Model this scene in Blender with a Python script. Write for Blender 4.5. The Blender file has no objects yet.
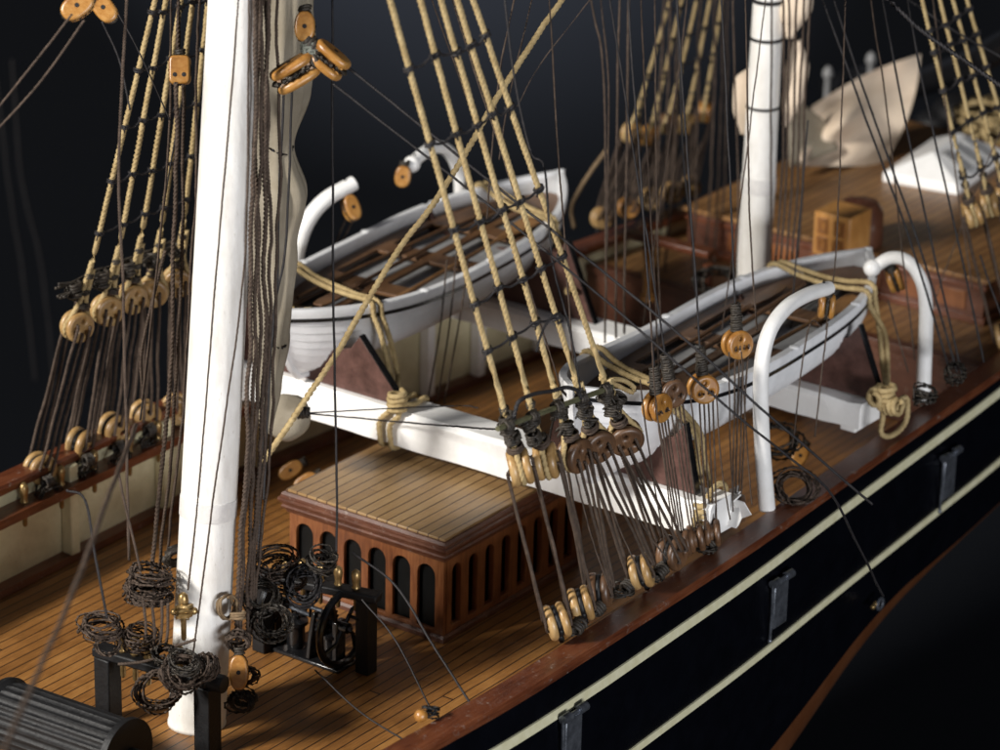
import bpy, math, random
from mathutils import Vector, Matrix, noise
from math import sin, cos, pi, radians
random.seed(7)
SC = bpy.context.scene
COL = SC.collection
V = Vector
# ------------------------------------------------------------------ camera
F_PX = 3334.0                      # focal length in pixels of a 1000 px wide picture
YAW, PITCH, ROLL = radians(35.23), radians(21.86), radians(1.28)
FW = V((cos(PITCH)*cos(YAW), cos(PITCH)*sin(YAW), -sin(PITCH)))
_r = FW.cross(V((0, 0, 1))).normalized(); _u = _r.cross(FW)
RT = cos(ROLL)*_r + sin(ROLL)*_u
UP = -sin(ROLL)*_r + cos(ROLL)*_u
def ray(x, y): return FW + RT*((x-500)/F_PX) + UP*((375-y)/F_PX)
CAM = -ray(197, 722)*68.0
# points measured from the photograph, each put on a known plane of the ship
def Z(x, y, z=0.0):
    d = ray(x, y); return CAM + d*((z-CAM.z)/d.z)
def Yp(x, y, yy):
    d = ray(x, y); return CAM + d*((yy-CAM.y)/d.y)
def Xp(x, y, xx):
    d = ray(x, y); return CAM + d*((xx-CAM.x)/d.x)
def D(x, y, dep): return CAM + ray(x, y)*dep

# ------------------------------------------------------------------ materials
def nmat(name):
    m = bpy.data.materials.new(name); m.use_nodes = True
    nt = m.node_tree; b = nt.nodes['Principled BSDF']
    return m, nt, b
def N(nt, t, **kw):
    n = nt.nodes.new(t)
    for k, v in kw.items():
        if k.startswith('i_'): n.inputs[k[2:].replace('_', ' ')].default_value = v
        else: setattr(n, k, v)
    return n
def L(nt, a, b): nt.links.new(a, b)
def coords(nt, scale=(1, 1, 1)):
    tc = N(nt, 'ShaderNodeTexCoord'); mp = N(nt, 'ShaderNodeMapping')
    mp.inputs['Scale'].default_value = scale
    L(nt, tc.outputs['Object'], mp.inputs['Vector']); return mp.outputs['Vector']
def ramp(nt, fac, stops):
    r = N(nt, 'ShaderNodeValToRGB'); cr = r.color_ramp
    while len(cr.elements) < len(stops): cr.elements.new(.5)
    for e, (p, c) in zip(cr.elements, stops): e.position = p; e.color = (*c, 1)
    L(nt, fac, r.inputs['Fac']); return r.outputs['Color']
def simple(name, c1, c2, sc=3.0, rough=.5, rv=.15, bump=.1, bsc=None, metal=0, coat=0, spec=.5, dist=.02, scale=(1, 1, 1), dust=0, dcol=(.35, .33, .3)):
    m, nt, b = nmat(name); v = coords(nt, scale)
    n1 = N(nt, 'ShaderNodeTexNoise', i_Scale=sc, i_Detail=6.0, i_Roughness=.65); L(nt, v, n1.inputs['Vector'])
    col = ramp(nt, n1.outputs['Fac'], [(.3, c1), (.7, c2)])
    if dust:
        n3 = N(nt, 'ShaderNodeTexNoise', i_Scale=sc*6, i_Detail=4.0, i_Roughness=.8); L(nt, v, n3.inputs['Vector'])
        f = ramp(nt, n3.outputs['Fac'], [(.62, (0, 0, 0)), (.72, (dust,)*3)])
        mx = N(nt, 'ShaderNodeMixRGB'); L(nt, f, mx.inputs['Fac']); L(nt, col, mx.inputs['Color1']); mx.inputs['Color2'].default_value = (*dcol, 1); col = mx.outputs['Color']
    L(nt, col, b.inputs['Base Color'])
    rr = N(nt, 'ShaderNodeMapRange'); rr.inputs['To Min'].default_value = rough-rv; rr.inputs['To Max'].default_value = rough+rv
    L(nt, n1.outputs['Fac'], rr.inputs['Value']); L(nt, rr.outputs['Result'], b.inputs['Roughness'])
    b.inputs['Metallic'].default_value = metal; b.inputs['Coat Weight'].default_value = coat
    b.inputs['Specular IOR Level'].default_value = spec
    if bump:
        n2 = N(nt, 'ShaderNodeTexNoise', i_Scale=bsc or sc*5, i_Detail=5.0); L(nt, v, n2.inputs['Vector'])
        bp = N(nt, 'ShaderNodeBump', i_Strength=bump, i_Distance=dist); L(nt, n2.outputs['Fac'], bp.inputs['Height']); L(nt, bp.outputs['Normal'], b.inputs['Normal'])
    return m
def wood(name, c1, c2, c3, axis=0, rough=.4, gs=1.0, coat=.15, dust=0, dcol=(.4, .37, .33)):
    """fine grained wood, grain along the given axis"""
    m, nt, b = nmat(name)
    s = [14*gs]*3; s[axis] = 1.1*gs
    v = coords(nt, tuple(s)); v2 = coords(nt)
    n1 = N(nt, 'ShaderNodeTexNoise', i_Scale=1.6, i_Detail=8.0, i_Roughness=.7, i_Distortion=.4); L(nt, v, n1.inputs['Vector'])
    n2 = N(nt, 'ShaderNodeTexNoise', i_Scale=.9, i_Detail=4.0); L(nt, v2, n2.inputs['Vector'])
    ma = N(nt, 'ShaderNodeMath', operation='MULTIPLY_ADD'); L(nt, n2.outputs['Fac'], ma.inputs[0]); ma.inputs[1].default_value = .5
    mb = N(nt, 'ShaderNodeMath', operation='MULTIPLY'); L(nt, n1.outputs['Fac'], mb.inputs[0]); mb.inputs[1].default_value = .6
    L(nt, mb.outputs[0], ma.inputs[2])
    col = ramp(nt, ma.outputs[0], [(.4, c1), (.54, c2), (.72, c3)])
    if dust:
        n3 = N(nt, 'ShaderNodeTexNoise', i_Scale=5.0, i_Detail=7.0, i_Roughness=.8); L(nt, v2, n3.inputs['Vector'])
        f = ramp(nt, n3.outputs['Fac'], [(.58, (0, 0, 0)), (.68, (dust,)*3)])
        mx = N(nt, 'ShaderNodeMixRGB'); L(nt, f, mx.inputs['Fac']); L(nt, col, mx.inputs['Color1']); mx.inputs['Color2'].default_value = (*dcol, 1); col = mx.outputs['Color']
    L(nt, col, b.inputs['Base Color'])
    rr = N(nt, 'ShaderNodeMapRange'); rr.inputs['To Min'].default_value = rough-.12; rr.inputs['To Max'].default_value = rough+.15
    L(nt, n1.outputs['Fac'], rr.inputs['Value']); L(nt, rr.outputs['Result'], b.inputs['Roughness'])
    b.inputs['Coat Weight'].default_value = coat; b.inputs['Coat Roughness'].default_value = .35
    bp = N(nt, 'ShaderNodeBump', i_Strength=.25, i_Distance=.02); L(nt, n1.outputs['Fac'], bp.inputs['Height']); L(nt, bp.outputs['Normal'], b.inputs['Normal'])
    return m
def planks(name, w, c1, c2, c3, seam, length=9.0, rough=.42, yoff=0.0, seamw=.07):
    """deck planking: boards along X of width w with caulked seams, each board its own tone"""
    m, nt, b = nmat(name); v = coords(nt)
    sp = N(nt, 'ShaderNodeSeparateXYZ'); L(nt, v, sp.inputs[0])
    def M(op, a, bb=None, c=None):
        n = N(nt, 'ShaderNodeMath', operation=op)
        for i, q in enumerate((a, bb, c)):
            if q is None: continue
            if isinstance(q, (int, float)): n.inputs[i].default_value = q
            else: L(nt, q, n.inputs[i])
        return n.outputs[0]
    wob = N(nt, 'ShaderNodeTexNoise', i_Scale=.5, i_Detail=1.0); L(nt, v, wob.inputs['Vector'])
    yy = M('MULTIPLY_ADD', wob.outputs['Fac'], .05, M('ADD', sp.outputs['Y'], yoff))
    row = M('DIVIDE', yy, w); idx = M('FLOOR', row); fr = M('FRACT', row)
    edge = M('MINIMUM', fr, M('SUBTRACT', 1.0, fr))
    seamf = M('LESS_THAN', edge, seamw)
    wn = N(nt, 'ShaderNodeTexWhiteNoise', noise_dimensions='1D'); L(nt, idx, wn.inputs['W'])
    xx = M('DIVIDE', M('MULTIPLY_ADD', wn.outputs['Value'], length, sp.outputs['X']), length)
    xi = M('FLOOR', xx); xf = M('FRACT', xx)
    butt = M('LESS_THAN', xf, .0012)
    sm = M('MAXIMUM', seamf, butt)
    wn2 = N(nt, 'ShaderNodeTexWhiteNoise', noise_dimensions='2D')
    cb = N(nt, 'ShaderNodeCombineXYZ'); L(nt, idx, cb.inputs[0]); L(nt, xi, cb.inputs[1]); L(nt, cb.outputs[0], wn2.inputs['Vector'])
    v2 = coords(nt, (1.2, 20, 20))
    g = N(nt, 'ShaderNodeTexNoise', i_Scale=1.7, i_Detail=8.0, i_Roughness=.72, i_Distortion=.5); L(nt, v2, g.inputs['Vector'])
    bl = N(nt, 'ShaderNodeTexNoise', i_Scale=.7, i_Detail=9.0, i_Roughness=.7); L(nt, v, bl.inputs['Vector'])
    t = M('ADD', M('MULTIPLY', wn2.outputs['Value'], .13), M('ADD', M('MULTIPLY', g.outputs['Fac'], .55), M('MULTIPLY', bl.outputs['Fac'], .42)))
    col = ramp(nt, t, [(.38, c1), (.56, c2), (.75, c3)])
    mx = N(nt, 'ShaderNodeMixRGB'); L(nt, sm, mx.inputs['Fac']); L(nt, col, mx.inputs['Color1']); mx.inputs['Color2'].default_value = (*seam, 1)
    L(nt, mx.outputs['Color'], b.inputs['Base Color'])
    rr = N(nt, 'ShaderNodeMapRange'); rr.inputs['To Min'].default_value = rough-.12; rr.inputs['To Max'].default_value = rough+.2
    L(nt, bl.outputs['Fac'], rr.inputs['Value']); L(nt, rr.outputs['Result'], b.inputs['Roughness'])
    h = M('SUBTRACT', M('MULTIPLY', g.outputs['Fac'], .3), sm)
    bp = N(nt, 'ShaderNodeBump', i_Strength=.35, i_Distance=.02); L(nt, h, bp.inputs['Height']); L(nt, bp.outputs['Normal'], b.inputs['Normal'])
    b.inputs['Coat Weight'].default_value = .12; b.inputs['Coat Roughness'].default_value = .4
    return m
MT = {}
MT['deck'] = planks('deck_planks', .27, (.12, .048, .012), (.26, .113, .028), (.42, .21, .06), (.02, .008, .004), length=34.0, seamw=.055)
MT['roof'] = planks('roof_planks', .275, (0.204, 0.1156, 0.0442), (0.2992, 0.1836, 0.0782), (0.3944, 0.2652, 0.1292), (.05, .022, .01), yoff=.05, seamw=.06)
MT['poop'] = planks('poop_planks', .3, (0.15, 0.0675, 0.0225), (0.255, 0.1275, 0.045), (0.345, 0.195, 0.075), (.08, .035, .015))
MT['white'] = simple('white_paint', (.8, .79, .76), (.9, .89, .87), 2.2, .38, .1, .18, 18, dust=.35, dcol=(.55, .52, .46))
MT['boat_white'] = simple('boat_white_paint', (0.722, 0.7315, 0.741), (0.8265, 0.8265, 0.836), 3, .42, .1, .3, 14, dust=.25, dcol=(.5, .48, .45))
MT['mastpaint'] = simple('mast_paint', (.66, .63, .58), (.88, .87, .84), 2.6, .45, .14, .35, 10, dust=.6, dcol=(.42, .37, .3), scale=(1, 1, .3))
MT['cream'] = simple('cream_paint', (.56, .5, .3), (.74, .68, .46), 1.6, .5, .1, .15, 9, dust=.5, dcol=(.25, .2, .12))
MT['stripe'] = simple('pale_yellow_line', (0.5304, 0.4992, 0.312), (0.6396, 0.6162, 0.4368), 4, .45, .1, .1, 20)
MT['hull'] = simple('blue_black_paint', (0.00084, 0.001008, 0.002016), (0.001512, 0.001848, 0.003528), 1.5, .34, .08, .12, 8, spec=.2)
MT['copper'] = simple('brown_copper_bottom', (0.06552, 0.02028, 0.00546), (0.0858, 0.02964, 0.00936), 1.5, .45, .1, .15, 6)
MT['mahog'] = wood('mahogany_wall', (.085, .025, .009), (.17, .056, .018), (.28, .112, .04), 2, .4, .8, dust=.3, dcol=(.12, .06, .03))
MT['mahog_x'] = wood('mahogany_rail', (0.0495, 0.0121, 0.00495), (0.11, 0.03025, 0.011), (0.1815, 0.0605, 0.02475), 0, .34, .7, .3, dust=.55)
MT['mahog_y'] = wood('mahogany_moulding', (0.042, 0.0132, 0.0066), (0.09, 0.03, 0.015), (0.162, 0.066, 0.036), 1, .42, .9, .15, dust=.6, dcol=(.32, .25, .2))
MT['choc'] = simple('red_brown_board', (.045, .02, .015), (.12, .056, .044), 3, .5, .12, .3, 12, dust=.4, dcol=(.18, .11, .09))
MT['boatwood'] = wood('boat_fitting_wood', (.05, .024, .011), (.12, .057, .024), (.2, .105, .045), 0, .45, .8)
MT['oar'] = wood('oar_wood', (0.16, 0.072, 0.024), (0.264, 0.128, 0.044), (0.352, 0.192, 0.08), 0, .42, .8)
MT['box'] = wood('pale_boxwood', (0.2448, 0.136, 0.0476), (0.3808, 0.2312, 0.0884), (0.5032, 0.3536, 0.17), 1, .38, .5, .3)
MT['box_d'] = wood('dark_boxwood', (.05, .025, .013), (.11, .055, .026), (.2, .105, .05), 1, .42, .5, .2, dust=.35, dcol=(.2, .15, .1))
MT['amber'] = wood('amber_blockwood', (0.2056, 0.07997, 0.01428), (0.3427, 0.1542, 0.03142), (0.4455, 0.2399, 0.06854), 1, .34, .5, .35)
MT['gold'] = simple('flax_rope', (.31, .22, .1), (.5, .385, .2), 5, .8, .1, .5, 40, spec=.2)
MT['brown'] = simple('brown_cord', (.035, .023, .016), (.1, .07, .052), 6, .72, .12, .6, 60, spec=.3)
MT['tan'] = simple('tan_cord', (.12, .08, .045), (.24, .17, .1), 6, .8, .1, .5, 50, spec=.2)
MT['black'] = simple('black_cord', (.008, .007, .008), (.028, .025, .026), 6, .6, .12, .5, 60, spec=.4)
MT['tar'] = simple('tarred_seizing', (.012, .01, .009), (.062, .05, .037), 7, .55, .15, .7, 30, spec=.4)
MT['iron'] = simple('black_ironwork', (0.0048, 0.0048, 0.0054), (0.012, 0.012, 0.0132), 3, .55, .12, .5, 14, spec=.35, dust=.3, dcol=(.08, .08, .08))
MT['gloss'] = simple('gloss_black_casting', (.006, .006, .007), (.012, .012, .013), 3, .2, .08, .2, 10, spec=.6)
MT['brass'] = simple('dull_brass', (.22, .14, .05), (.42, .29, .13), 6, .35, .1, .2, 20, metal=.7)
MT['steel'] = simple('dull_steel', (.1, .11, .13), (.26, .28, .32), 3.5, .35, .12, .4, 9, metal=.8)
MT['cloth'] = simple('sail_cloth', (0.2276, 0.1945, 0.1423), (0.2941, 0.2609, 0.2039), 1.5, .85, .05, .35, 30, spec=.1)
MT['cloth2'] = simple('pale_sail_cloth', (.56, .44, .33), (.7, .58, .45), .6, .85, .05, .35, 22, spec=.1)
MT['grey'] = simple('grey_bottom_boards', (0.24, 0.24, 0.24), (0.336, 0.336, 0.336), 4, .6, .1, .2, 12)
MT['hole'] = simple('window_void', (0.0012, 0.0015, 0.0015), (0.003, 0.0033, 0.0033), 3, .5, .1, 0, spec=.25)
MT['backdrop'] = simple('dark_backdrop', (0.00375, 0.0045, 0.00625), (0.00475, 0.00575, 0.008), .03, .9, .02, 0, spec=.1)
MT['table'] = simple('dark_table', (.0008, .001, .0014), (.0014, .0016, .002), .05, .8, .05, 0, spec=.0)

# ------------------------------------------------------------------ mesh builder
def frame(z, xhint=None):
    z = V(z).normalized(); h = V(xhint) if xhint is not None else (V((0, 0, 1)) if abs(z.z) < .9 else V((1, 0, 0)))
    x = (h - z*h.dot(z)).normalized(); y = z.cross(x); return x, y, z
def mat_frame(o, x, y, z):
    m = Matrix.Identity(4)
    for i in range(3): m[i][0], m[i][1], m[i][2], m[i][3] = x[i], y[i], z[i], o[i]
    return m
class MB:
    def __init__(s): s.v = []; s.f = []
    def add(s, vs, fs, M=None):
        n = len(s.v)
        s.v += [tuple(M @ V(v)) if M else tuple(v) for v in vs]
        s.f += [tuple(i+n for i in f) for f in fs]; return s
    def box(s, lo, hi, M=None):
        x0, y0, z0 = lo; x1, y1, z1 = hi
        return s.add([(x0, y0, z0), (x1, y0, z0), (x1, y1, z0), (x0, y1, z0), (x0, y0, z1), (x1, y0, z1), (x1, y1, z1), (x0, y1, z1)],
                     [(0, 3, 2, 1), (4, 5, 6, 7), (0, 1, 5, 4), (1, 2, 6, 5), (2, 3, 7, 6), (3, 0, 4, 7)], M)
    def prism(s, poly, d0, d1, M=None):
        """polygon in local XY extruded from z=d0 to z=d1"""
        n = len(poly)
        return s.add([(x, y, d0) for x, y in poly]+[(x, y, d1) for x, y in poly],
                     [tuple(range(n))[::-1], tuple(range(n, 2*n))]+[(i, (i+1) % n, n+(i+1) % n, n+i) for i in range(n)], M)
    def lathe(s, prof, M=None, n=20):
        """profile of (radius, z) spun round local Z"""
        vs = []; fs = []
        for r, z in prof:
            for k in range(n): a = 2*pi*k/n; vs.append((r*cos(a), r*sin(a), z))
        for i in range(len(prof)-1):
            for k in range(n): k2 = (k+1) % n; fs.append((i*n+k, i*n+k2, (i+1)*n+k2, (i+1)*n+k))
        fs.append(tuple(range(n))[::-1]); m = (len(prof)-1)*n; fs.append(tuple(range(m, m+n)))
        return s.add(vs, fs, M)
    def tube(s, pts, r, n=8, lobes=0, pitch=.3, dip=.8):
        pts = [V(p) for p in pts]; m = len(pts); vs = []; fs = []
        t = (pts[1]-pts[0]).normalized(); x, y, _ = frame(t); L_ = 0
        for i, p in enumerate(pts):
            t2 = (pts[min(i+1, m-1)]-pts[max(i-1, 0)])
            t2 = t2.normalized() if t2.length > 1e-9 else t
            q = t.rotation_difference(t2); x = q @ x; y = q @ y; t = t2
            if i: L_ += (p-pts[i-1]).length
            rr = r[i] if isinstance(r, (list, tuple)) else r
            for k in range(n):
                if lobes: a = 2*pi*k/n + 2*pi*L_/pitch; R = rr*(1.0 if k % (n//lobes) else dip)
                else: a = 2*pi*k/n; R = rr
                vs.append(p + x*(cos(a)*R) + y*(sin(a)*R))
        for i in range(m-1):
            for k in range(n): k2 = (k+1) % n; fs.append((i*n+k, i*n+k2, (i+1)*n+k2, (i+1)*n+k))
        fs.append(tuple(range(n))[::-1]); fs.append(tuple(range((m-1)*n, m*n)))
        return s.add(vs, fs)
    def ball(s, c, r, n=10, sq=(1, 1, 1)):
        c = V(c); prof = [(max(1e-4, r*sin(pi*i/n)), -r*cos(pi*i/n)) for i in range(n+1)]
        M = Matrix.Translation(c) @ Matrix.Diagonal((*sq, 1)); return s.lathe(prof, M, 2*n)
    def build(s, name, mat, parent=None, smooth=True, bevel=0, angle=35):
        me = bpy.data.meshes.new(name)
        o3 = parent_loc(parent)
        me.from_pydata([(x-o3[0], y-o3[1], z-o3[2]) for x, y, z in s.v], [], s.f); me.validate(); me.update()
        me.materials.append(MT[mat] if isinstance(mat, str) else mat)
        return finish(me, name, parent, smooth, bevel, angle)
def parent_loc(p):
    l = V((0, 0, 0))
    while p is not None: l += p.location; p = p.parent
    return l
def finish(me, name, parent=None, smooth=True, bevel=0, angle=35):
    ob = bpy.data.objects.new(name, me); COL.objects.link(ob)
    if parent is not None: ob.parent = parent
    if smooth:
        for p in me.polygons: p.use_smooth = True
        if angle:
            try: me.set_sharp_from_angle(angle=radians(angle))
            except Exception: pass
    if bevel:
        b = ob.modifiers.new('bevel', 'BEVEL'); b.width = bevel; b.segments = 2; b.limit_method = 'ANGLE'; b.angle_limit = radians(40)
        b.harden_normals = False
    return ob
def tag(o, label=None, cat=None, group=None, kind=None):
    if label: o['label'] = label
    if cat: o['category'] = cat
    if group: o['group'] = group
    if kind: o['kind'] = kind
    return o
def thing(name, label, cat, loc=(0, 0, 0), group=None):
    o = bpy.data.objects.new(name, None); COL.objects.link(o); o.location = loc; o.empty_display_size = .1
    return tag(o, label, cat, group)
def flat2d(polys, ext, bev=0.0, bres=2):
    """mesh of a flat outline with holes, extruded +-ext and rounded by bev"""
    cu = bpy.data.curves.new('tmp', 'CURVE'); cu.dimensions = '2D'; cu.fill_mode = 'BOTH'; cu.extrude = ext; cu.bevel_depth = bev; cu.bevel_resolution = bres
    for poly in polys:
        sp = cu.splines.new('POLY'); sp.points.add(len(poly)-1); sp.use_cyclic_u = True
        for p, q in zip(sp.points, poly): p.co = (q[0], q[1], 0, 1)
    ob = bpy.data.objects.new('tmp', cu); COL.objects.link(ob)
    dg = bpy.context.evaluated_depsgraph_get(); dg.update()
    me = bpy.data.meshes.new_from_object(ob.evaluated_get(dg))
    bpy.data.objects.remove(ob); bpy.data.curves.remove(cu)
    return [tuple(v.co) for v in me.vertices], [tuple(p.vertices) for p in me.polygons]
def circ(r, n=24, cx=0, cy=0, rev=False):
    p = [(cx+r*cos(2*pi*i/n), cy+r*sin(2*pi*i/n)) for i in range(n)]; return p[::-1] if rev else p
def rrect(x0, y0, x1, y1, r, n=4):
    out = []
    for cx, cy, a in ((x1-r, y1-r, 0), (x0+r, y1-r, 90), (x0+r, y0+r, 180), (x1-r, y0+r, 270)):
        for i in range(n+1): t = radians(a+90*i/n); out.append((cx+r*cos(t), cy+r*sin(t)))
    return out

# ------------------------------------------------------------------ rope
def smooth_path(pts, step=.05, jit=0.0, seed=0):
    pts = [V(p) for p in pts]
    if len(pts) == 2: ctrl = [pts[0], pts[0], pts[1], pts[1]]
    else: ctrl = [pts[0]*2-pts[1]] + pts + [pts[-1]*2-pts[-2]]
    out = []
    for i in range(1, len(ctrl)-2):
        p0, p1, p2, p3 = ctrl[i-1:i+3]; n = max(1, int((p2-p1).length/step))
        for k in range(n):
            t = k/n
            if len(pts) == 2: out.append(p1.lerp(p2, t)); continue
            out.append(.5*((2*p1)+(p2-p0)*t+(2*p0-5*p1+4*p2-p3)*t*t+(3*p1-p0-3*p2+p3)*t**3))
    out.append(pts[-1])
    if jit:
        o = V((seed*3.1, seed*1.7, 0))
        out = [p+noise.noise_vector(p*.9+o)*jit+noise.noise_vector(p*4+o)*jit*.25 for p in out]
    return out
_seed = [0]
def rope_mb(mb, pts, r, step=None, jit=None, lobes=3, pitch=None):
    _seed[0] += 1
    step = step or max(.035, r*.9); pitch = pitch or r*5.5
    path = smooth_path(pts, step, r*.45 if jit is None else jit, _seed[0])
    if r < .028: mb.tube(path, r, 6, 3, pitch, .72)
    else: mb.tube(path, r, 9, 3, pitch, .8 if r > .055 else .7)
    return mb
def rope(name, pts, r, mat, label=None, cat='rope', group=None, parent=None, jit=None):
    mb = MB(); rope_mb(mb, pts, r, jit=jit)
    if parent is None:
        c = V(pts[-1]); root = None
        me = bpy.data.meshes.new(name); me.from_pydata([(V(v)-c)[:] for v in mb.v], [], mb.f); me.update(); me.materials.append(MT[mat])
        o = finish(me, name, None, True, 0, 0); o.location = c
        return tag(o, label, cat, group)
    return mb.build(name, mat, parent, angle=0)
def knot(mb, p, r, axis=(0, 0, 1), turns=3, th=None, seed=None):
    """a few irregular turns of cord round a spot"""
    th = th or r*.38; x, y, z = frame(axis); pts = []
    rnd = random.Random(seed if seed is not None else _seed[0]*7+1); _seed[0] += 1
    n = 10*turns
    for i in range(n+1):
        a = 2*pi*i/10; rr = r*(.85+.3*rnd.random())
        pts.append(V(p)+x*cos(a)*rr+y*sin(a)*rr+z*((i/n-.5)*th*2.2*turns*.8+rnd.uniform(-.3, .3)*th))
    mb.tube(smooth_path(pts, th*1.3), th, 6)
    return mb
def coil_mb(mb, c, R, th, turns, axis=(0, 1, 0), squash=.75, spread=.25, seed=1, hint=None):
    rnd = random.Random(seed); x, y, z = frame(axis, hint); pts = []
    a0 = rnd.random()*6
    for t in range(int(turns*1.5)):
        rr = R*rnd.uniform(.68, 1.14); off = rnd.uniform(-1, 1)*spread; ox = rnd.uniform(-.12, .12)*R; oy = rnd.uniform(-.12, .12)*R; tl = rnd.uniform(-.35, .35)
        ta, tb = rnd.gauss(0, .11), rnd.gauss(0, .11); ap = rnd.uniform(.82, 1.12)
        for k in range(12):
            a = a0+2*pi*k/12; u_, v_ = cos(a)*rr*squash*ap+ox, sin(a)*rr/ap+oy
            pts.append(V(c)+x*u_+y*v_+z*(off+tl*sin(a)*spread+ta*u_+tb*v_)+noise.noise_vector(V((t*.7, k*.5, seed)))*R*.07)
    mb.tube(smooth_path(pts, th*2.2), th*.85, 6, 3, th*6, .85)
    return mb

# ================================================================== HULL
SB = [(-26, -5.6), (-14, -6.75), (-1.9, -7.08), (.4, -7.27), (9.6, -7.17), (13.7, -6.96), (21.9, -6.62), (28, -6.1), (36, -5.0), (44, -3.4), (50, -1.6)]
PT = [(-26, 6.2), (-14, 7.3), (2.5, 7.77), (8.6, 7.85), (16, 7.25), (24, 6.42), (28, 5.9), (36, 4.9), (44, 3.3), (50, 1.5)]
def itp(T, x):
    if x <= T[0][0]: return T[0][1]
    for (a, b), (c, d) in zip(T, T[1:]):
        if x <= c: return b+(d-b)*(x-a)/(c-a)
    return T[-1][1]
def sm(T, x): return (itp(T, x-1.5)+itp(T, x)+itp(T, x+1.5)+itp(T, x-.75)+itp(T, x+.75))/5
RZ = 2.55                                   # height of the cap rail
XS = [-26+i*.6 for i in range(127)]
ship = thing('ship_hull', 'long blue black ship hull with two pale yellow lines, brown cap rail and planked deck', 'model ship', (0, 0, 0))
ZB = [(-26, -4.6), (5, -4.2), (11.3, -3.0), (16.3, -1.5), (20.2, -1.35), (26, -1.0), (40, .3), (50, 1.2)]
def side(T, sg):
    """outer skin below the cap rail down to the keel"""
    mb = MB(); secs = []; zbs = []
    for x in XS:
        y0 = abs(sm(T, x)); zb = sm(ZB, x); h = 2.35-zb
        S = [(y0-.06, 2.35), (y0+.03, 1.9), (y0+.12, 1.2), (y0+.18, .4), (y0+.18, -.4), (y0+.1, 2.35-h*.8), (y0-.0, zb)]
        kk = min(1.7, max(.3, (23-x)/7)); low = [(y0-.04, zb-.3*kk), (y0-.16, zb-.6*kk), (y0-.5, zb-.6*kk-.35), (y0-1.3, zb-.6*kk-.8), (y0-2.6, zb-.6*kk-1.2), (0.2, zb-.6*kk-2)]
        secs.append((x, S, low))
    return secs
for T, sg, nm in ((SB, -1, 's'), (PT, 1, 'p')):
    secs = side(T, sg)
    for key, idx, mat, pname in ((1, 0, 'hull', 'side_planking'), (2, 1, 'copper', 'bottom_sheathing')):
        mb = MB(); vs = []; fs = []
        for x, S, low in secs:
            row = S if key == 1 else [S[-1]]+low
            m = len(row); vs += [(x, sg*max(y, .05), z) for y, z in row]
        n = len(secs)
        for i in range(n-1):
            for k in range(m-1):
                a = i*m+k; q = (a, a+1, a+m+1, a+m); fs.append(q if sg < 0 else q[::-1])
        mb.add(vs, fs); o = mb.build(pname, mat, ship, angle=0)
    # cap rail
    mb = MB(); vs = []; fs = []
    prof = [(.06, 2.36), (.08, 2.5), (.03, RZ), (-.5, RZ+.01), (-.56, 2.5), (-.54, 2.36)]
    for x in XS:
        y0 = abs(sm(T, x)); vs += [(x, sg*(y0+a), z) for a, z in prof]
    m = len(prof)
    for i in range(len(XS)-1):
        for k in range(m): a = i*m+k; b2 = i*m+(k+1) % m; q = (a, b2, b2+m, a+m); fs.append(q if sg > 0 else q[::-1])
    mb.add(vs, fs); o = mb.build('cap_rail', 'mahog_x', ship, angle=30)
    # inner bulwark, pin rail shelf, waterway
    def strip(name, mat, prof, xs=XS):
        mb = MB(); vs = []; fs = []; m = len(prof)
        for x in xs:
            y0 = abs(sm(T, x)); vs += [(x, sg*max(.1, y0+a), z) for a, z in prof]
        for i in range(len(xs)-1):
            for k in range(m): a = i*m+k; b2 = i*m+(k+1) % m; q = (a, b2, b2+m, a+m); fs.append(q if sg > 0 else q[::-1])
        mb.add(vs, fs); return mb.build(name, mat, ship, angle=30)
    strip('bulwark', 'cream', [(-.34, 0), (-.34, 2.35), (-.26, 2.35), (-.2, 0)])
    strip('pin_rail', 'mahog_x', [(-.345, 1.78), (-.345, 1.98), (-.85, 1.98), (-.87, 1.78)], [x for x in XS if -12 < x < 13.5])
    strip('waterway', 'mahog_x', [(-.345, .02), (-.345, .2), (-.62, .17), (-.66, .02)])
    # painted lines: raised mouldings on the outer skin
    def line(z1, th, z1b=None):
        mb = MB(); vs = []; fs = []
        for x, S, low in secs:
            zc = z1+(.018*max(0, x-4) if z1 > 1 else .03*(x-5))
            def yy(z):
                for (ya, za), (yb, zb_) in zip(S, S[1:]):
                    if zb_ <= z <= za: return ya+(yb-ya)*(za-z)/(za-zb_)
                return S[0][0]
            for z, off in ((zc+th/2, -.01), (zc+th/2-.01, .035), (zc-th/2+.01, .035), (zc-th/2, -.01)): vs.append((x, sg*(yy(z)+off), z))
        for i in range(len(secs)-1):
            for k in range(3): a = i*4+k; q = (a, a+1, a+5, a+4); fs.append(q if sg < 0 else q[::-1])
        mb.add(vs, fs); return mb.build('yellow_line', 'stripe', ship, angle=20)
    line(1.63, .22); line(-.31, .19)
# deck
mb = MB(); vs = []; fs = []
for x in XS:
    a, b_ = sm(SB, x)+.2, sm(PT, x)-.2
    for k in range(9):
        t = k/8; vs.append((x, a+(b_-a)*t, .0))
for i in range(len(XS)-1):
    for k in range(8): a = i*9+k; fs.append((a, a+9, a+10, a+1))
mb.add(vs, fs); mb.build('deck', 'deck', ship)
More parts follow.
